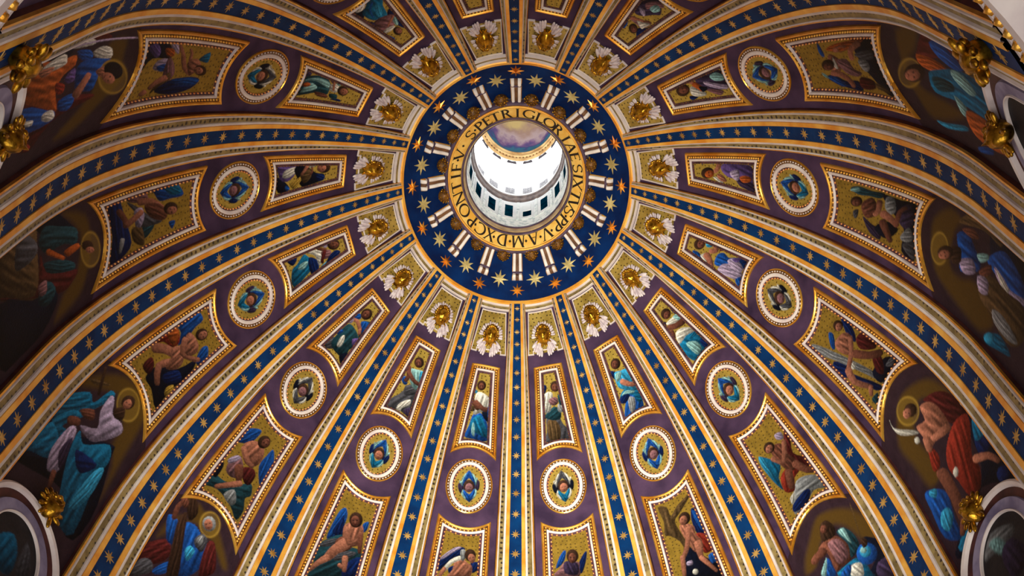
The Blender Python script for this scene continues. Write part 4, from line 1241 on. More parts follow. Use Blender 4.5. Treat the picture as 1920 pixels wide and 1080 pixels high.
Df21,1486 21,1493 27,1501 32,1502 32,1495 26,1487
@L6R
Pt-99,1533 -47,1453 -11,1344 -62,1279 -78,1172 -105,1299 -112,1436
Pc-99,1533 -80,1494 -84,1338 -103,1328 -115,1455
Pg18,1148 112,1089 182,963 152,910 77,977 -30,926 -93,956 -58,1054
PB29,1040 61,998 6,944 -88,966 -73,1025
Pw-70,1083 -25,1092 -73,1025
PR127,1520 136,1442 97,1333 145,1219 130,1145 51,1232 56,1386
Pr-53,1269 24,1283 71,1191 20,1177 -20,1101 -75,1152
PF-14,1509 65,1472 67,1356 89,1247 25,1235 -11,1344
Lf-43,1422 22,1320 99,1443 92,1467 75,1476 9,1364 -18,1443 -37,1446
LF46,1251 96,1123 157,1060 175,1070 172,1102 126,1152 88,1267 60,1280
LF-14,1276 -45,1157 -31,1127 -9,1124 31,1234 14,1272
Pl61,1559 105,1534 98,1477 60,1511
Eh-44,1506 -46,1543 -27,1566 2,1563 24,1534 25,1498 6,1475 -22,1478
Ef-39,1503 -39,1526 -25,1542 -5,1541 10,1523 10,1500 -4,1484 -24,1485
Dk-10,1501 -10,1508 -7,1509 -3,1504 -3,1498 -6,1496
Dk-18,1526 -19,1532 -16,1533 -12,1528 -12,1522 -15,1520
DR-30,1507 -32,1516 -30,1516 -25,1509 -23,1500 -26,1499
Df-25,1509 -23,1514 -16,1517 -11,1515 -14,1509 -20,1506
@L5R
PB119,1535 137,1472 110,1373 68,1329 60,1407
Pb5,1595 18,1545 -45,1484 -48,1532
PR82,1338 135,1305 139,1224 135,1137 104,1150 53,1267
PB-104,1454 -66,1313 -86,1261 -16,967 -59,982 -106,1208 -151,1379
Pg-121,1693 -92,1649 -28,1309 26,967 2,946 -33,1130 -92,1429 -133,1617
Pw-41,1299 -27,1258 -58,1250 -67,1277
PK3,1090 119,1022 159,894 74,936 -10,972
PG81,994 142,969 154,925 111,929
PR66,1140 108,1066 44,983 21,1052
Pf-11,1509 58,1473 79,1403 30,1336 -20,1350 -40,1453
Lf55,1416 -4,1355 -85,1322 -85,1300 -72,1283 14,1314 77,1373 72,1400
LF-11,1293 44,1155 109,1056 131,1058 132,1094 78,1185 31,1315 1,1328
Lf-105,1319 -131,1209 -85,1058 -67,1047 -57,1065 -94,1196 -65,1275 -80,1313
Lf-75,1067 -107,1024 -103,1004 -90,994 -55,1031 -60,1055
Pe-107,991 -59,964 -106,918 -119,961
Eh49,1517 44,1553 57,1578 82,1577 103,1550 109,1514 95,1489 70,1490
Ef52,1512 49,1535 60,1552 77,1553 91,1536 94,1513 84,1496 66,1496
Dk77,1513 76,1519 78,1521 82,1516 83,1510 81,1508
Dk67,1536 66,1543 69,1544 72,1539 73,1533 71,1531
DR59,1517 57,1525 59,1526 63,1519 66,1510 64,1509
Df63,1519 64,1524 70,1528 74,1526 73,1521 67,1517
@L4R
Pe86,1580 112,1499 113,1369 126,1236 90,1281 79,1400 66,1505
PT79,1581 108,1500 89,1489 73,1556
PK114,1265 127,1077 139,914 21,921 -141,936 -125,1077 -13,1058 41,1165
Pg108,1226 119,1145 61,1137 28,1192 51,1244
PP87,1081 126,970 53,948 -7,1031 14,1112
Pg-46,1084 7,1004 -29,962 -65,1001 -73,1082
PG-89,1067 -51,946 -134,937 -124,1022
PG-30,1563 -12,1510 -57,1524 -64,1556
PP-39,1471 -61,1379 -70,1298 -124,1294 -108,1403
PK-69,1352 -11,1220 -26,1112 -86,1190 -105,1269
PF21,1483 78,1374 47,1324 -14,1353 -40,1445
Lf69,1325 22,1337 -2,1369 -14,1363 -12,1336 23,1287 78,1266 83,1292
Lf-5,1295 -10,1214 -24,1145 -13,1114 4,1107 26,1171 39,1249 20,1292
LF-39,1310 -81,1261 -116,1209 -111,1182 -96,1167 -55,1202 -8,1236 -14,1282
LF-11,1113 62,1077 93,1017 105,1016 106,1036 65,1117 -15,1165 -22,1144
Eh15,1588 38,1569 55,1526 55,1484 38,1468 15,1487 -2,1530 -2,1571
EF11,1571 26,1558 37,1527 38,1497 28,1485 13,1499 2,1529 1,1560
Dk10,1541 14,1538 15,1533 12,1530 8,1533 7,1538
Dk25,1540 29,1537 30,1532 27,1529 23,1532 22,1538
DR23,1509 29,1507 30,1503 25,1501 19,1504 19,1507
Df18,1534 22,1528 24,1516 23,1510 20,1516 17,1528
@L3R
PK136,1132 151,909 131,911 31,951 -64,935 -140,923 -127,1005 -54,1089 4,1140
Pb116,1496 116,1477 56,1474 47,1503 74,1517
PB-58,1553 -50,1466 -81,1372 -79,1250 -129,1228 -126,1326 -96,1483
Pb-59,1533 -60,1455 -102,1387 -112,1435 -80,1510
PT-36,1585 -48,1545 -69,1532 -58,1572
Pg29,1158 31,1074 -9,1070 -31,1130 -2,1165
PG59,1170 84,981 39,995 35,1111
Po92,1420 116,1295 137,1049 127,1018 74,1256 76,1415
Pf60,1430 43,1366 2,1343 -50,1427 -29,1469 14,1473
Pm23,1385 32,1275 -18,1240 -37,1176 -59,1234 -40,1338
Lf-54,1496 -63,1408 -89,1354 -117,1335 -116,1311 -105,1293 -72,1308 -37,1366 -24,1459 -37,1493
Lf65,1292 108,1201 92,1345 78,1367 67,1357 80,1230 93,1291 75,1312
Lf129,1081 84,1214 30,1242 25,1218 36,1187 74,1167 103,1061 124,1047
PR-58,1203 -73,1084 -113,1095 -123,1203 -99,1246
Pn-82,1071 -110,971 -129,965 -112,1074
Pw44,1405 12,1394 -19,1401 -8,1432
Eh5,1550 26,1513 33,1460 23,1423 2,1423 -18,1460 -26,1512 -16,1549
EF-6,1537 7,1512 12,1475 6,1448 -8,1446 -21,1470 -26,1507 -19,1535
Dk-14,1511 -11,1505 -11,1499 -15,1499 -18,1505 -18,1511
Dk1,1498 5,1492 5,1486 1,1486 -3,1492 -3,1498
DR-7,1471 -2,1464 -2,1460 -8,1463 -13,1469 -13,1474
Df-7,1497 -5,1489 -5,1476 -7,1472 -10,1480 -9,1493
@S3L
PY-191,655 -75,721 8,817 123,650 217,426 208,209 55,497 -185,466
PK-316,-670 -349,-487 -269,19 -179,-5 -243,-471
PR-349,-487 -292,-14 -235,394 -201,435 -246,50 -245,-145 -251,-360
PR-61,-303 14,131 55,497 82,517 111,169 158,40 194,-74 97,-369
Po-182,-450 -230,-334 -186,-43 -177,124 -123,172 -92,67 -20,71 65,160 64,105 -10,-125 -96,-409
Pw-198,-258 -215,-52 -164,41 -150,2 -159,-200
Pf-188,-285 -172,-109 -144,-130 -145,-211
Pr-76,15 -44,144 -3,156 -20,71
Pp-79,109 -109,187 -47,250 -44,171
Pb-110,213 -126,331 -95,572 -78,511 33,505 29,397 0,293
Pw-156,325 -174,412 -148,532 -102,566 -120,417
Pw-276,8 -221,276 -198,277 -223,24
Pb-195,116 -175,277 -128,355 -134,241
Pb28,143 21,285 64,334 96,292 75,182
Pb62,-346 -35,-278 43,32 71,138 111,142 107,-80
Pw51,-3 57,100 98,159 106,98 80,8
Pw34,-231 52,-111 74,-106 57,-199
Pb-156,-492 -172,-451 -154,-372 -116,-429
Ll-251,-570 -229,-135 -222,27 -179,721 -184,719 -188,709 -232,11 -239,-153 -260,-585 -256,-582
Lf56,371 9,407 -36,429 -52,400 -58,364 -18,330 24,283 47,321
Lf-220,-91 -232,-25 -248,22 -267,-8 -281,-59 -273,-121 -269,-199 -243,-163
Oy15,830 63,840 87,788 77,695 37,593 -18,521 -65,505 -87,555 -77,653 -38,758
Pf-50,460 -66,561 -23,626 -5,577
Ek1,770 16,729 2,646 -32,567 -66,539 -80,580 -67,666 -33,744
Ef26,716 34,687 23,627 -1,570 -23,551 -31,580 -20,641 4,697
Dk0,661 3,654 0,643 -6,639 -9,646 -6,657
Dk18,654 21,647 17,637 11,633 9,640 12,651
DR-9,597 -4,591 -7,584 -14,582 -19,588 -17,595
Df5,645 4,632 -3,609 -9,598 -8,611 -1,634
Er181,-42 190,-52 183,-94 166,-143 148,-171 139,-161 145,-120 162,-70
@S4L
PY-244,437 -175,700 -15,765 102,718 203,594 238,342 214,316 125,449 65,595 -87,640
Pn-314,-211 -322,-46 -278,168 -173,196 -56,209 71,205 -62,-208
PG-275,-3 -192,178 -130,196 -114,75 -141,-47
PK-285,167 -263,369 -165,542 -110,608 -141,446 -205,228
Pe-174,213 -226,276 -178,444 -125,608 -51,607 -88,479 -94,314 -129,247
Pe-62,278 -26,442 32,584 65,545 18,370 -27,275
PR-113,230 -15,290 41,467 70,610 106,554 125,449 77,221 -62,-208 -64,-174 48,158
PK-50,-210 56,120 75,342 145,375 226,187 232,-93 205,-292
Pe23,233 42,332 99,371 132,275 92,181
Lo-92,301 -54,385 -17,467 -18,486 -29,483 -69,406 -111,327 -110,296
Lo-16,529 -25,638 -40,636 -54,608 -55,489 -35,491
Pm19,199 19,285 73,274 65,206
Oy40,840 84,816 100,765 84,708 41,666 -12,653 -55,674 -72,722 -56,781 -13,826
Eh3,775 16,756 11,715 -7,675 -29,660 -41,678 -37,719 -19,759
Ef27,782 34,769 30,739 18,710 3,699 -4,712 0,742 12,771
Dk8,740 11,737 9,732 6,730 3,732 5,738
Dk21,739 23,736 22,731 18,728 16,731 17,737
DR22,766 26,764 25,760 20,759 16,761 17,765
Df20,759 20,753 17,741 14,735 13,741 17,753
@S5L
PY-281,341 -232,590 -117,823 29,901 147,828 210,445 236,169 224,114 165,364 93,453 60,620 -60,695
Pn-232,509 -208,572 -129,672 -184,553
Lh-226,670 -150,530 -141,536 -137,550 -212,691 -221,685
PK-299,-362 -243,-168 -149,92 93,453 142,395 237,68 227,-269 90,-274 22,-136 -142,-272 -246,-371
Pt-296,98 -262,284 -185,471 -131,467 -108,655 -67,660 -90,514 -135,343 -241,49 -287,25
Pt-241,49 -191,265 -123,331 -162,194 -173,117 -105,181 -105,90 -185,38
Pt-279,-321 -252,-117 -235,43 -141,38 -129,-113 -224,-230
Pt16,-129 -61,87 -88,252 -25,228 64,398 105,439 146,366 151,195 208,-238 100,-288
PB-37,151 105,256 73,109 26,75
Pc113,199 153,288 174,63 138,-131 102,-127
Pl-114,-152 -148,-47 -144,176 -108,229 -81,155 -80,15 -45,-74 -84,-163
Pl-106,271 -21,403 -71,495 -88,637 -54,648 -8,583 60,620 99,579 51,412 -7,299
PP-106,-1 -93,168 -53,31 -45,-74
LF-157,178 -114,246 -113,288 -137,290 -180,222 -180,180
PF-162,325 -105,443 -67,406 -109,339
Oy64,838 94,783 94,714 65,658 19,636 -27,654 -56,706 -57,774 -30,832 17,857
Ph-21,617 15,708 54,648 12,584
Eh2,814 30,818 45,785 39,736 15,698 -13,694 -28,726 -22,776
Ef8,786 25,787 36,763 32,728 17,702 -1,701 -11,725 -7,761
Dk1,748 6,749 7,744 3,737 -2,736 -3,742
Dk21,764 26,765 26,759 22,753 17,752 16,757
DR14,725 21,729 22,725 15,718 8,714 8,718
Df12,750 15,746 17,734 14,726 11,729 9,741
LF-75,-139 -44,-232 -34,-228 -27,-211 -49,-106 -65,-113
@S6L
PY-221,318 -225,488 -171,626 -115,653 -125,804 -49,795 48,792 214,596 188,536 68,638 -83,645
PR-275,179 -180,373 -119,358 -120,247 -213,77 -283,27
Ph-189,750 -153,815 -91,741 -114,638
Pb-171,384 -234,532 -167,566 -141,488 -124,398
Pb-133,580 -72,651 11,618 65,587 77,442 44,310 -23,229 -77,412
Pc-48,433 -37,495 3,495 4,434 -12,382
Pb-155,122 -101,263 -81,187 -134,103
PR43,608 85,658 158,503 137,417 87,359
PG-267,-51 -249,82 -208,153 -166,147 -163,81 -228,-36
Ph-167,566 -145,670 -75,463 -14,239 -72,167 -119,358
LF-181,564 -197,653 -187,703 -197,714 -211,703 -224,639 -210,542 -194,541
PF-215,706 -192,755 -160,724 -177,676
Oy54,807 66,750 54,692 23,654 -16,651 -47,683 -60,739 -49,797 -17,837 22,841
Eg26,709 -3,685 -33,697 -45,736 -33,782 -4,806 26,794 39,754
Ef17,711 -3,697 -23,706 -33,734 -26,764 -7,778 14,768 24,740
Dk3,751 -3,746 -5,750 -3,758 2,762 5,759
Dk-13,725 -18,721 -21,724 -19,732 -13,736 -11,733
DR9,721 2,713 0,715 5,725 11,733 13,731
Df5,726 -1,726 -7,733 -7,741 -2,741 4,734
PG-31,566 -12,638 23,649 43,608 41,526 -12,526
Pg-20,572 -7,628 16,608 14,557
@S6R
PY21,806 109,758 211,635 283,427 271,276 181,344 127,542 55,649 -36,605 -120,482 -204,493 -171,609 -97,706 -36,776
PK193,370 263,259 322,121 296,-73 296,-126 133,93 213,176
PP202,122 288,73 285,-31 245,-56 170,44
PF-36,605 53,566 90,463 97,371 74,317 3,337 -42,309 -36,383 -32,504 -75,568
Pm-5,568 53,539 82,445 67,354 2,365 -9,476
LF-51,581 -104,576 -138,561 -139,529 -119,504 -88,512 -36,509 -30,545
Pe73,583 121,556 152,466 158,374 139,331 78,326 97,426 80,519
PT81,573 117,561 121,479 117,415 95,499
Pb-119,398 -48,481 -36,383 -42,309
PT-119,412 -78,461 -48,481 -96,372
Pt-34,300 29,319 101,297 135,239 147,101 140,83
Pw59,281 112,241 113,186 95,141 34,217
Pb25,309 61,285 27,226 -19,282
Eb221,179 186,154 141,184 111,252 116,319 152,345 197,315 226,246
Ec197,233 177,220 152,238 135,276 137,312 156,326 182,308 199,269
ET177,269 167,264 153,274 143,295 143,314 154,320 168,309 178,288
Ln217,640 177,383 179,379 181,379 221,636 219,640
Ph174,382 204,341 195,297 165,310
Ph6,724 44,727 68,675 74,611 53,566 3,587 -24,605 -23,661
Eh0,659 -8,693 2,721 25,726 46,705 54,671 43,644 21,639
EF-4,664 -9,686 -1,705 15,710 29,697 33,675 25,657 10,652
Dk18,671 17,677 19,679 22,675 24,669 22,667
Dk7,692 6,698 8,700 12,696 13,690 11,688
DR2,671 -1,678 0,680 5,674 8,666 6,664
Df5,674 6,679 10,684 15,683 14,678 9,673
@S5R
PY-66,727 33,760 156,657 232,508 248,264 166,366 92,559 0,557 -58,448 -55,265 -73,93 -174,123 -183,360 -182,573
PK210,92 309,-46 322,-339 307,-550 238,-537 73,-298 -64,-389 -176,-465 -237,-374 -46,-271 134,-225
PR99,544 181,466 239,321 246,104 153,174 117,320 122,458
Pr36,161 146,189 233,115 222,34 131,-90 127,-211 61,-291 -5,-237 -14,-79 -20,64
Pr-47,321 -24,207 -59,136 -101,178
PB246,35 275,-78 290,-241 176,-178 178,-83
Pt263,51 297,-56 262,-135 189,-72
Pw264,211 281,147 252,155 246,195
Ec276,-152 262,-152 249,-137 243,-114 249,-96 262,-95 276,-111 281,-135
Pb-213,140 -150,81 -104,-32 -137,-210 -162,-347 -239,-226 -229,5
Pc-186,-83 -140,-113 -140,-190 -197,-232 -223,-146
Pc-179,115 -142,68 -167,29 -194,91
Pt-204,-367 -94,-340 -30,-387 -86,-466 -167,-451
Pb-42,-217 18,-277 -35,-349 -66,-298
EB238,-478 211,-481 183,-452 170,-407 180,-372 207,-369 235,-399 248,-445
Pf-29,503 32,456 59,550 114,494 139,386 125,214 95,204 0,284 -51,293 -35,405
Lf112,258 4,337 -6,320 4,286 112,188 126,211
Lf-46,397 -67,314 -55,282 -35,272 -6,343 -21,384
LF-100,131 -104,-86 -125,-246 -101,-294 -72,-302 -44,-145 -34,69 -66,128
LF-113,-261 -159,-320 -153,-344 -138,-358 -85,-314 -92,-281
Lf122,-161 189,-251 215,-340 234,-358 243,-345 214,-232 139,-114 117,-119
Ew13,-44 -1,-52 -15,-42 -19,-20 -12,2 3,10 16,0 21,-23
Pw-120,757 -130,680 -48,504 -46,462 -125,596 -137,694
Ew-61,419 -73,416 -85,428 -90,448 -85,464 -73,468 -61,455 -56,435
Oy40,542 0,529 -42,555 -72,613 -76,679 -53,730 -12,744 31,716 59,657 63,591
Eh-27,609 -31,654 -12,678 18,667 42,627 46,582 27,559 -3,570
Ef-45,627 -46,656 -32,672 -11,666 6,641 7,613 -7,597 -28,603
Dk-14,619 -15,627 -11,628 -7,621 -6,613 -10,612
Dk-24,650 -25,658 -22,659 -18,652 -17,644 -20,643
DR-35,630 -38,641 -36,642 -31,631 -28,620 -31,620
Df-30,631 -29,637 -22,639 -16,635 -18,630 -25,628
@S4R
PY132,741 228,549 190,410 116,510 -39,561 -66,446 -34,298 -82,129 -149,26 -231,161 -229,324 -185,570 -122,732 10,781
PK295,45 339,-275 109,-283 83,-131 131,110
Pn174,468 264,303 293,124 261,-27 208,-17 219,179
Pb114,492 154,378 115,305 49,228 -4,301 -44,449 34,474
Pl9,454 49,324 2,283 -41,393 -29,451
Pb104,151 193,-15 197,-135 137,-282 42,-288 42,-95 72,70
Pl100,71 84,-52 63,-133 82,-284 55,-287 35,-96 56,29
Pw93,51 77,-52 56,-114 28,-56
Pn-21,260 44,109 42,-95 48,-288 -76,-313 -156,-184 -148,-16 -110,81 -95,207
Pg-89,66 -74,-76 -116,-249 -145,-140 -136,31
Pl-7,262 16,147 -47,137 -66,233
PT89,268 126,150 110,131 64,229
PF153,433 191,298 163,245 142,341
PF21,246 95,111 51,109 12,206
Pt-224,123 -183,34 -160,-63 -194,-200 -226,-49 -250,90
Ec-195,8 -217,17 -239,53 -247,94 -238,117 -216,108 -194,72 -186,31
Le293,1 237,-47 241,-65 251,-79 306,-33 302,-14
Oy19,593 -29,607 -69,648 -85,702 -70,749 -31,770 18,755 57,711 72,656 57,611
Ph30,566 62,456 -6,453 -34,543
Eh-41,702 -13,692 19,639 34,573 25,535 -3,545 -35,598 -51,662
Ef-46,692 -27,684 -5,645 7,599 2,572 -17,580 -39,619 -51,665
Dk-28,625 -23,624 -20,616 -22,610 -27,611 -30,619
Dk-14,636 -9,635 -6,627 -8,621 -13,622 -16,630
DR-37,670 -31,671 -29,666 -33,659 -39,658 -41,663
Df-32,658 -27,652 -20,635 -19,625 -24,631 -31,648
@S3R
PY214,571 256,262 125,438 28,648 -60,527 -90,204 -138,175 -205,541 -107,670 8,702
PK307,-91 383,-662 381,-805 295,-738 256,-438 231,-120
PR116,448 251,195 317,-109 259,-127 234,-271 276,-594 207,-562 163,-240 144,123 63,475
Po108,458 110,241 90,119 46,208 51,452
Pl312,-119 327,-346 309,-453 259,-359 251,-188
Pb193,205 228,39 185,-88 142,-140 110,18 136,172
Pn142,-140 214,-509 168,-604 108,-503 88,-248
Pt29,406 66,259 110,18 127,-192 105,-436 -15,-498 -99,-454 -62,-258 -56,-13 -56,172 -59,423
Pe18,382 29,155 -14,166 -44,375
PT99,69 106,-91 51,-169 20,-60 55,87
PT-31,183 -61,67 -112,116 -97,175
Po-78,84 -62,-154 -95,-330 -115,-442 -174,-265 -190,-2 -152,114
Pc-202,522 -195,397 -161,159 -186,178 -219,414
Pb-226,63 -188,-114 -214,-112 -245,58
Oy15,507 -32,576 -66,666 -75,746 -55,787 -14,772 32,706 66,612 75,528 56,488
Eh-17,718 22,660 51,555 56,465 31,446 -9,508 -40,612 -43,698
Ef-23,714 2,674 22,600 26,535 11,519 -15,561 -36,635 -39,697
Dk-19,623 -12,613 -10,601 -14,598 -21,607 -23,620
Dk5,608 12,598 15,586 10,583 3,593 1,606
DR-17,678 -8,669 -7,661 -14,661 -23,670 -25,679
Df-14,660 -8,644 -3,617 -5,606 -11,622 -16,649
"""
FIGS = {}
for line in FIGTEXT.strip().split('\n'):
    if line[0] == '@':
        cur = FIGS.setdefault(line[1:], [])
    else:
        cur.append((line[0], line[1], [tuple(int(v_) / 100 for v_ in q.split(',')) for q in line[2:].split()]))


def blur_noise(n_, m_, step):
    g_ = rng.random((n_ // step + 3, m_ // step + 3))
    yi, xi = np.arange(n_) / step, np.arange(m_) / step
    y0, x0 = yi.astype(int), xi.astype(int)
    fy, fx = (yi - y0)[:, None], (xi - x0)[None]
    return (g_[y0][:, x0] * (1 - fy) + g_[y0 + 1][:, x0] * fy) * (1 - fx) + (g_[y0][:, x0 + 1] * (1 - fy) + g_[y0 + 1][:, x0 + 1] * fy) * fx


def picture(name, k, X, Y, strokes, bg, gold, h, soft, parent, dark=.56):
    n_, m_ = X.shape
    rgb = np.empty((n_, m_, 3))
    nz = blur_noise(n_, m_, 7) * .6 + blur_noise(n_, m_, 2) * .4
    rgb[:] = lin(bg) * (.7 + .6 * nz[..., None])
    al = np.full((n_, m_), 1.0 if gold else 0.0)
    C, A = paint(X, Y, rgb, al, strokes, soft, dark)
    C = np.clip(C * (1 + .16 * (rng.random(len(C)) - .5))[:, None], 0, 1)
    v = LP(k, X.ravel(), Y.ravel(), h)
    me = bpy.data.meshes.new(name)
    i = np.arange((n_ - 1) * (m_ - 1))
    a = (i // (m_ - 1)) * m_ + i % (m_ - 1)
    quads = np.stack([a, a + 1, a + 1 + m_, a + m_], 1).astype(np.int32)
    me.vertices.add(len(v))
    me.vertices.foreach_set('co', v.astype(np.float32).ravel())
    me.loops.add(quads.size)
    me.loops.foreach_set('vertex_index', quads.ravel())
    me.polygons.add(len(quads))
    me.polygons.foreach_set('loop_start', np.arange(0, quads.size, 4, dtype=np.int32))
    me.polygons.foreach_set('use_smooth', np.ones(len(quads), bool))
    me.update(calc_edges=True)
    l = me.uv_layers.new(name='UVMap')
    l.data.foreach_set('uv', np.stack([X.ravel(), Y.ravel()], 1).astype(np.float32)[quads.ravel()].ravel())
    ca = me.color_attributes.new('paint', 'FLOAT_COLOR', 'POINT')
    ca.data.foreach_set('color', np.concatenate([C, A[:, None]], 1).astype(np.float32).ravel())
    me.materials.append(PAINT)
    return link(name, me, parent)


# ------------------------------------------------------------------ panel outlines in bay metres (counter-clockwise seen from below)
def panel_inset(dm, d_, n_=15):
    """the panel's outline moved inwards by d_, corners where the moved sides meet"""
    tx, ty, tm, bx, by, bm = dm
    W = lambda y: bx + (tx - bx) * (y - by) / (ty - by) - d_

    def corner(y0, mid, hw, sg):
        y = y0
        for _ in range(30):
            x = W(y)
            u_ = min(abs(x) / hw, 1.3)
            sl = 2 * (mid - y0) * u_ / hw
            y = y0 + (mid - y0) * (1 - u_ * u_) + sg * d_ * math.sqrt(1 + sl * sl)
        return W(y), y

    def arc(xc, y0, mid, hw, sg, xs):
        u_ = xs / hw
        sl = 2 * (mid - y0) * np.abs(u_) / hw
        return y0 + (mid - y0) * (1 - u_ * u_) + sg * d_ * np.sqrt(1 + sl * sl)
    xb, yb = corner(by, bm, bx, 1)
    xt, yt = corner(ty, tm, tx, -1)
    q = np.linspace(-1, 1, n_)
    A_ = np.stack([q * xb, arc(xb, by, bm, bx, 1, q * xb)], 1)
    C_ = np.stack([-q * xt, arc(xt, ty, tm, tx, -1, -q * xt)], 1)
    B_ = np.linspace((xb, yb), (xt, yt), n_)
    D_ = np.linspace((-xt, yt), (-xb, yb), n_)
    return np.concatenate([A_[:-1], B_[:-1], C_[:-1], D_[:-1]])


def panel_grid(dm, ins, n_, m_):
    o_ = panel_inset(dm, ins, m_)
    k_ = m_ - 1
    bot = o_[:m_]
    top = np.concatenate([o_[2 * k_:3 * k_ + 1]])[::-1]
    v = np.linspace(0, 1, n_)[:, None, None]
    g_ = bot[None] * (1 - v) + top[None] * v
    return g_[..., 0], g_[..., 1]


UD = (1.03, 31.16, 31.25, 1.624, 23.58, 24.42)
LD = (1.80, 18.48, 17.75, 2.23, 7.02, 8.80)
U_OUT, L_OUT = (lambda d_: panel_inset(UD, d_)), (lambda d_: panel_inset(LD, d_))
FR = [('gilt_moulding', [(0, 0), (.02, .09), (.07, .14), (.13, .13), (.18, .08)], GILTB), ('dark_cove', [(.18, .08), (.22, .05), (.36, .05), (.38, .07)], DARKGILT),
      ('white_moulding', [(.38, .07), (.40, .12), (.455, .14), (.51, .12), (.53, .04)], WHITE), ('bead_cove', [(.53, .04), (.60, .02), (.76, .0)], COVE)]
FRAMES = {}
for nm, out in (('U', U_OUT), ('L', L_OUT)):
    FRAMES[nm] = [(a, sweep_mesh(a, out, p_, m_), None) for a, p_, m_ in FR]
    st = .26 if nm == 'U' else .34
    FRAMES[nm].append(('egg_moulding', beads_mesh('egg_moulding', out, .285, st * .8, .07, .07, .07, GILT), 'stuff'))
    FRAMES[nm].append(('bead', beads_mesh('bead', out, .655, st, *((.065, .05, .03, DARKGILT) if nm == 'U' else (.08, .062, .04, ORANGEBEAD))), 'stuff'))

MED_C, MED_A, MED_B = 21.2, 1.62, 2.27
ta = np.linspace(0, 2 * PI, 64, endpoint=False)
M_OUT = np.stack([MED_A * np.cos(ta), MED_C + MED_B * np.sin(ta)], 1)
MFR = [('gilt_moulding', [(0, 0), (.01, .07), (.05, .1), (.08, .05)], GILTB), ('lace_band', [(.08, .05), (.26, .06)], DARKGILT),
       ('white_moulding', [(.26, .06), (.28, .12), (.37, .15), (.47, .12), (.49, .03)], WHITE), ('bead_cove', [(.49, .03), (.66, .0)], COVE)]
FRAMES['M'] = [(a, sweep_mesh(a, M_OUT, p_, m_), None) for a, p_, m_ in MFR]
FRAMES['M'].append(('lace', beads_mesh('lace', M_OUT, .17, .24, .085, .05, .06, WHITE, 0, .03), 'stuff'))
FRAMES['M'].append(('bead', beads_mesh('bead', M_OUT, .575, .26, .08, .065, .05, ORANGEBEAD), 'stuff'))


def bname(k):
    return '%d%s' % (8 - k, 'L') if k >= 0 else '%d%s' % (9 + k, 'R')


U_DESC = {'8L': 'praying angel in white blouse and long blue skirt', '8R': 'angel in grey robe with hands crossed on the breast', '7L': 'kneeling angel in grey skirt and pale blue sleeves',
          '7R': 'profile angel in turquoise tunic with bare arms', '6L': 'bowed angel in dark green robe and blue bodice', '6R': 'seated angel in white blouse and teal skirt',
          '5L': 'leaning angel in mauve bodice and teal skirt', '5R': 'angel in white with lavender and royal blue skirt', '4L': 'angel with lilac skirt and dark navy wing',
          '4R': 'angel in plum robe with bare red-brown arms', '3L': 'reclining angel in pale grey-green robe', '3R': 'angel in violet skirt with pale green knee',
          '2L': 'angel in bright turquoise skirt and mauve bodice', '2R': 'angel in mauve robe with short blue wings', '1L': 'plain gold ground just past twelve, nearest eleven', '1R': 'plain gold ground just past twelve, nearest one'}
L_DESC = {'8L': 'bare-chested angel with a large pale-edged navy wing', '8R': 'mauve-clad angel with two pointed blue wings', '7L': 'seated nude angel in a dark green cloak',
          '7R': 'angel carrying a dark wooden cross', '6L': 'angel in dark red cloth seated on grey clouds', '6R': 'angel raising an arm over red drapery and grey-blue cloud',
          '5L': 'striding nude angel with a bright blue wing', '5R': 'angel holding a long grey column', '4L': 'stooping angel with blue wing above grey drapery',
          '4R': 'naked angel with folded legs among grey clouds', '3L': 'small angel bending over a navy cloud', '3R': 'pink-fleshed angel tumbling over a blue wing'}
S_DESC = {'6L': 'white-bearded man in blue gripping a wooden beam', '5L': 'haloed man in teal cloak and lilac sleeves', '4L': 'haloed man in dim green and brown robes', '3L': 'haloed man in orange and blue robes with a staff',
          '6R': 'bare-chested man beside a blue globe', '5R': 'kneeling man in dark red cloth on blue clouds', '4R': 'haloed man in violet-blue and olive robes', '3R': 'haloed man in teal robe and orange mantle'}


def assemble(name, key, k, s_, label, cat, group):
    t = empty(name, basis(bayang(k), s_, 0))
    tag(t, label, cat, group)
    for nm, me, kind in FRAMES[key]:
        o = link(nm, me, t, rotz(k))
        if kind:
            o['kind'] = kind
    return t


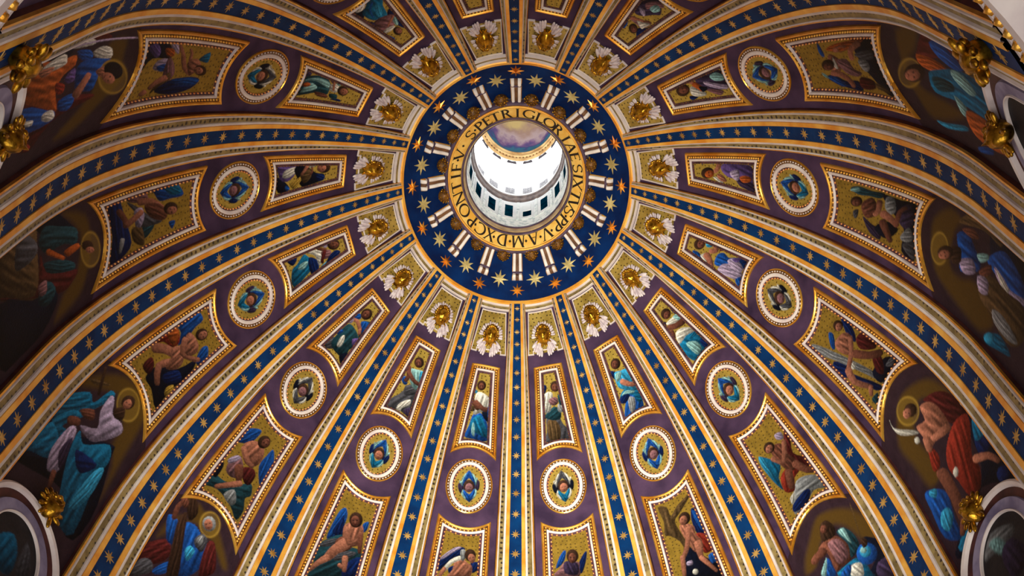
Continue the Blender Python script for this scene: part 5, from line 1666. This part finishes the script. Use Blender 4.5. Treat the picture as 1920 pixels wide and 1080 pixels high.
def cherub_strokes(v):
    """a winged head: six wings round a small face"""
    blue, pale = ('b', 'T') if v % 3 != 1 else ('G', 'w')
    cy = MED_C
    S_ = []

    def shp(c, pts, sg, rot):
        ca, sa = math.cos(rot * D2R), math.sin(rot * D2R)
        S_.append(('P', c, [(.98 * (sg * x * ca - y * sa), cy + 1.5 * (sg * x * sa + y * ca)) for x, y in pts]))
    j = (v * 37 % 11 - 5) * 3.0
    for sg in (1, -1):
        sidec = ('B', 'K', 'P')[v % 3]
        shp(sidec, [(.28, .05), (.5, .32), (.74, .22), (.76, -.05), (.62, -.32), (.36, -.22)], sg, j)
        shp(pale, [(.34, .08), (.56, .40), (.66, .36), (.5, .16)], sg, j)
        shp(blue, [(.46, .02), (.47, .4), (.2, .74), (-.04, .90), (-.02, .5), (.16, .34)], sg, j * .6)
        shp(pale, [(.48, .04), (.52, .42), (.24, .74), (.2, .66), (.38, .40)], sg, j * .6)
        shp('t' if v % 2 else blue, [(.36, -.16), (.46, -.42), (.26, -.70), (-.04, -.88), (-.04, -.5), (.14, -.34)], sg, j * .8)
        shp(pale, [(.42, -.14), (.54, -.40), (.30, -.70), (.24, -.62), (.40, -.40)], sg, j * .8)

    def el(x, y, rx, ry, c, t='E', n_=8):
        S_.append((t, c, [(x + rx * math.cos(q), y + ry * math.sin(q)) for q in np.arange(n_) / n_ * 2 * PI]))
    el(0, cy + .04, .38, .52, 'h')
    el(.02, cy - .10, .27, .38, 'f' if v % 2 else 'm')
    for sg in (-1, 1):
        el(.02 + sg * .1, cy - .05, .05, .035, 'k', 'D', 6)
    el(.02, cy - .28, .08, .03, 'R', 'D', 6)
    return S_


for k in range(-8, 8):
    bn = bname(k)
    if 'U' + bn in FIGS or bn[0] == '1':
        t = assemble('angel_panel', 'U', k, 27.4, 'tapered gilt-framed mosaic of %s' % U_DESC[bn], 'mosaic', 'upper ring of angel panels')
        X, Y = panel_grid(UD, .70, 110, 54)
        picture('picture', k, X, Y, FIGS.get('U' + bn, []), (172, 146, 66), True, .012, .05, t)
    if 'L' + bn in FIGS:
        t = assemble('angel_panel', 'L', k, 13, 'large gilt-framed mosaic of %s' % L_DESC[bn], 'mosaic', 'lower ring of angel panels')
        X, Y = panel_grid(LD, .70, 160, 96)
        picture('picture', k, X, Y, FIGS['L' + bn], (142, 114, 44), True, .012, .06, t, .44)  # lower figures' colours dimmed, putting the weaker light there into the paint
    if bn[0] not in '1':
        t = assemble('medallion', 'M', k, MED_C, 'oval winged-head medallion just outside the %s' % U_DESC[bn], 'medallion', 'winged-head medallions')
        rr = np.linspace(0.02, 1, 36)[:, None]
        aa = np.linspace(0, 2 * PI, 73)[None]
        X, Y = rr * (MED_A - .6) * np.cos(aa), MED_C + rr * (MED_B - .6) * np.sin(aa)
        picture('picture', k, X, Y, cherub_strokes(k + 8), (164, 138, 62), True, .012, .05, t)

# standing figures at the foot of the bays
for k in (2, 3, 4, 5, -3, -4, -5, -6):
    bn = bname(k)
    u = np.linspace(-1, 1, 150)[None]
    v = np.linspace(0, 1, 190)[:, None]
    top = LD[4] + (LD[5] - LD[4]) * (1 - u * u) + .03
    Y = -8.5 + (top + 8.5) * v
    X = u * 7.05 * D2R * prof(Y)[0]
    t = empty('figure_mosaic', basis(bayang(k), 2, 0))
    tag(t, 'tall unframed mosaic of %s' % S_DESC[bn], 'mosaic', 'figures at the foot of the bays')
    picture('picture', k, X, Y, FIGS['S' + bn], (46, 31, 40), False, .02, .05, t, .72)  # figure colours scaled darker, with the shade of the dome's foot painted in

# ------------------------------------------------------------------ arched lunettes above the drum windows
ta = np.linspace(0, PI, 40)
LUN = np.concatenate([np.stack([3.05 * np.cos(ta), -7.5 + 3.65 * np.sin(ta)], 1)])
LUN = np.concatenate([np.array([(-3.05, -10.9), (3.05, -10.9)]), LUN])
LFR = [('white_moulding', [(0, 0), (.03, .24), (.12, .32), (.26, .28), (.34, .12)], WHITE), ('brown_cove', [(.34, .12), (.72, .06)], MAROON),
       ('lavender_soffit', [(.72, .06), (.75, .16), (1.25, .12)], LAVENDER), ('white_fillet', [(1.25, .12), (1.27, .17), (1.33, .16), (1.35, .04)], WHITE)]
LUNM = [(a, sweep_mesh(a, LUN, p_, m_)) for a, p_, m_ in LFR]
LUN_DESC = {3: 'beneath the man in the teal cloak', -4: 'beneath the kneeling man in dark red', 5: 'beneath the man in orange and blue', -6: 'beneath the man in teal and orange'}
LUN_ST = {3: [('P', 't', [(-.4, -6.4), (.3, -6.9), (.5, -8.2), (-.6, -8.6), (-1, -7.4)]), ('P', 'G', [(.4, -5.8), (1.2, -6.6), (1.2, -8), (.6, -7.4)])],
          -4: [('P', 'g', [(-1.2, -6), (-.2, -5.4), (.9, -6.4), (.8, -7), (-.5, -6.4)]), ('P', 'T', [(-.6, -5.7), (0, -6), (.2, -7.2), (-.3, -7.0)]), ('P', 'P', [(-.3, -6.9), (.6, -7), (.9, -8.6), (-.4, -8.6)])],
          5: [], -6: []}
for k, desc in LUN_DESC.items():
    t = empty('lunette', basis(bayang(k), -7.5, 0))
    tag(t, 'white and lavender arched lunette %s' % desc, 'lunette', 'lunettes above the drum windows')
    for nm, me in LUNM:
        link(nm, me, t, rotz(k))
    inner = offset_poly(LUN, 1.3)
    u = np.linspace(-1, 1, 40)[None]
    v = np.linspace(0, 1, 60)[:, None]
    X = 1.75 * u + 0 * v
    Y = -10 + v * (10 - 7.5 + 2.35 * np.sqrt(np.clip(1 - u * u, 0, 1)))
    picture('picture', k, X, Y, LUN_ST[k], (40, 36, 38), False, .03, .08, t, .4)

# ------------------------------------------------------------------ gilded heads: shared meshes in local coordinates (x right, y towards the oculus, z out of the wall)
def head_mesh(name, mat, ky=1.2):
    nu, nv = 36, 26
    V_ = []
    for i in range(nv + 1):
        a = PI * i / nv
        for j in range(nu):
            t = 2 * PI * j / nu
            x, y, z = math.sin(a) * math.sin(t), math.cos(a), math.sin(a) * math.cos(t)
            X_, Y_, Z_ = x * .50, y * .58, z * .48
            if y < 0:
                X_ *= 1 - .28 * (-y) ** 1.6
            if z > 0:
                def G(cx, cy, sx, sy):
                    return math.exp(-((X_ - cx) / sx) ** 2 - ((Y_ - cy) / sy) ** 2)
                Z_ += .2 * G(0, -.07, .055, .11) + .07 * G(0, .03, .035, .1)
                Z_ -= .17 * (G(-.17, .05, .085, .065) + G(.17, .05, .085, .065))
                Z_ += .08 * (G(-.15, .15, .11, .04) + G(.15, .15, .11, .04))
                Z_ += .035 * (G(-.15, .045, .04, .028) + G(.15, .045, .04, .028))
                Z_ += .06 * (G(-.19, -.14, .1, .1) + G(.19, -.14, .1, .1))
                Z_ += .06 * (G(0, -.225, .09, .028) + G(0, -.285, .075, .03)) - .09 * G(0, -.255, .12, .018)
                Z_ += .07 * G(0, -.40, .09, .07)
            V_.append((X_, Y_ * ky, Z_ + .25))
    return mdata(name, V_, gridfaces(nv + 1, nu, True), mat)


def leaf(x, y, ang, l, wd, th_, z, tilt, ky):
    """a plump feather or leaf from (x, y) pointing along ang"""
    bv_, bf_ = blob(7, 6)
    ca, sa = math.cos(ang), math.sin(ang)
    out = []
    for a, b_, c_ in bv_:
        q = (c_ + 1) / 2
        wid = wd * (.55 + .45 * q) if q < .8 else wd
        px = q * l
        py = a * wid
        pz = b_ * th_ + z + tilt * q - .12 * q * q * l
        out.append((x + px * ca - py * sa, (y + px * sa + py * ca) * ky, pz))
    return out, bf_


def leafmesh(name, mat, *a):
    v_, f_ = leaf(*a)
    return mdata(name, v_, f_, mat)


KY = 1.25
HEAD = head_mesh('head', BRONZE, KY)
V, F = [], []
bv, bf = blob(7, 5)
nC = 0
for i in range(34):
    a = -0.55 + (PI + 1.1) * (i % 17) / 16
    rr = .40 if i < 17 else .30
    c = np.array([rr * math.cos(a) * 1.2, (.08 + (rr + .16) * math.sin(a)) * KY, .30 if i < 17 else .52])
    if i >= 17 and math.sin(a) < .35:
        continue
    V.append(bv * np.array([.1, .1 * KY, .1]) * (1 + .25 * ((i * 7) % 3 - 1)) + c)
    F += [tuple(q + nC * len(bv) for q in f_) for f_ in bf]
    nC += 1
HAIR = mdata('hair', np.concatenate(V), F, BRONZE)
RUFF = []
for i in range(10):
    a = PI / 2 + 2 * PI * (i + .5) / 10
    RUFF.append(leafmesh('gilt_leaf', BRONZE, .3 * math.cos(a), .36 * math.sin(a), a, .36, .10, .06, .17, .03, KY))
WINGS = []
for sg in (1, -1):
    def A(d):
        return (90 - sg * (90 - d)) * D2R if True else 0
    up = [(.50 * math.cos(A(q)), .06 + .52 * math.sin(A(q)), A(q) + sg * .10, .36 + .03 * math.sin(i_ * 2.1), .105) for i_, q in enumerate(np.linspace(83, -6, 8))]
    lw = [(sg * (.22 + .035 * i_), -.46 + .055 * i_, A(-86 + 9 * i_), .84 - .045 * abs(i_ - 1), .135) for i_ in range(6)]
    WINGS += [('upper', up, .17), ('lower', lw, .12)]
WINGDATA = []
for nm, fl, z in WINGS:
    cx = sum(f_[0] for f_ in fl) / len(fl)
    cy = sum(f_[1] for f_ in fl) / len(fl)
    bvw, bfw = blob(10, 6)
    base_me = mdata('wing', [(cx + x * .2, (cy + y * .24) * KY, zz * .07 + z - .02) for x, y, zz in bvw], bfw, WINGWHITE)
    fe = [leafmesh('feather', WINGWHITE, x, y, a, l, wd, .045, z + .05 * (i_ % 2), .05, KY) for i_, (x, y, a, l, wd) in enumerate(fl)]
    WINGDATA.append((base_me, fe))

# gold field with its stepped white border at the top of each bay
FO = np.array([(-1.27, 32.2), (-.88, 32.2), (-.88, 32.46), (.88, 32.46), (.88, 32.2), (1.27, 32.2), (.86, 35.52), (-.86, 35.52)])
FOd = []
for i in range(len(FO)):
    n_ = 12 if i in (5, 7, 6, 2) else 2
    FOd += [FO[i] + (FO[(i + 1) % len(FO)] - FO[i]) * t for t in np.arange(n_) / n_]
FOd = np.array(FOd)
FBORD = [('white_fillet', sweep_mesh('white_fillet', FOd, [(-.03, 0), (-.02, .1), (.03, .1), (.05, .03)], WHITE))]
u = np.linspace(-1, 1, 9)[None]
v = np.linspace(0, 1, 20)[:, None]
X = u * (1.25 + (.85 - 1.25) * v)
Y = 32.25 + v * 3.25 + 0 * u
FIELD = mdata('gold_field', LP(0, X.ravel(), Y.ravel(), .02), gridfaces(20, 9), FIELDGOLD, np.stack([X.ravel(), Y.ravel()], 1))
TOPB = []
for nm, pts, mt in (('white_fillet', [(36.13, .1), (36.12, .22), (36.0, .22), (35.98, .12)], WHITE), ('dotted_band', [(35.98, .12), (35.74, .12)], BANDGOLD),
                    ('white_fillet', [(35.74, .12), (35.73, .2), (35.66, .2), (35.64, .02)], WHITE)):
    tt = np.linspace(-7.1, 7.1, 14)
    V = np.stack([PA(bayang(0) + tt, s_, h_) for s_, h_ in pts])
    uv = np.stack([np.stack([tt * D2R * 8.2, s_ + 0 * tt], -1) for s_, h_ in pts])
    TOPB.append((nm, mdata(nm, V.reshape(-1, 3), gridfaces(len(pts), 14), mt, uv.reshape(-1, 2), False)))

for k in range(-8, 8):
    bn = bname(k)
    gf = link('gold_field', FIELD, None, rotz(k))
    tag(gf, 'dotted gold ground behind the gilded head above the %s' % U_DESC[bn], 'mosaic', 'gold fields below the star collar')
    for nm, me in FBORD + TOPB:
        link(nm, me, gf, rotz(k))
    B = basis(bayang(k), 33.45, .05) @ Matrix.Rotation(((k * 5) % 7 - 3) * 1.5 * D2R, 4, 'Z')
    t = empty('winged_head', B)
    tag(t, 'gilded winged head above the %s' % U_DESC[bn], 'relief', 'gilded winged heads')
    h_ = link('head', HEAD, t, B)
    link('hair', HAIR, h_, B)
    for me in RUFF:
        link('gilt_leaf', me, t, B)
    for wm, fe in WINGDATA:
        wo = link('wing', wm, t, B)
        for me in fe:
            link('feather', me, wo, B)

# keystones of the lunettes: gilded cherub heads with curling leaves
CH_S = {3: -3.6, -4: -4.0, 5: -4.9, -6: -5.0}
GLV = [leafmesh('gilt_leaf', BRONZE, .42 * math.cos(a), .42 * math.sin(a), a + .5, .55, .16, .1, .2, .12, 1.2) for a in np.linspace(-.4, PI + .4, 9)]
SCR = [leafmesh('scroll', BRONZE, sg * .2, -.3, -PI / 2 + sg * .35, .7, .14, .12, .25, .1, 1.2) for sg in (-1, 1)]
for k, s_ in CH_S.items():
    B = basis(bayang(k), s_, .25)
    B = B @ Matrix.Scale(.95, 4)
    t = empty('keystone_cherub', B)
    tag(t, 'gilded cherub keystone on the lunette %s' % LUN_DESC[k], 'relief', 'gilded keystones')
    h_ = link('head', HEAD, t, B)
    link('hair', HAIR, h_, B)
    for me in GLV:
        link('gilt_leaf', me, t, B)
    for me in SCR:
        link('scroll', me, t, B)
# leafy gilded bosses at the feet of two ribs
LV2 = [leafmesh('gilt_leaf', BRONZE, .3 * math.cos(a), .3 * math.sin(a), a, .7 if i % 2 else .5, .2, .14, .3 + .2 * (i % 2), .15, 1.2) for i, a in enumerate(np.linspace(0, 2 * PI, 14, endpoint=False))]
bv, bf = blob(12, 8)
CORE = mdata('core', [(x * .5, y * .6, z * .5 + .3) for x, y, z in bv], bf, BRONZE)
for i, lab in ((10, 'gilded leafy boss at the foot of the rib by the man in teal and orange'), (6, 'gilded leafy boss at the foot of the rib by the man in orange and blue')):
    B = basis(90 + 22.5 * i, -8.7, .4) @ Matrix.Scale(.95, 4)
    t = empty('leaf_boss', B)
    tag(t, lab, 'boss', 'gilded bosses at the feet of the ribs')
    link('core', CORE, t, B)
    for me in LV2:
        link('gilt_leaf', me, t, B)
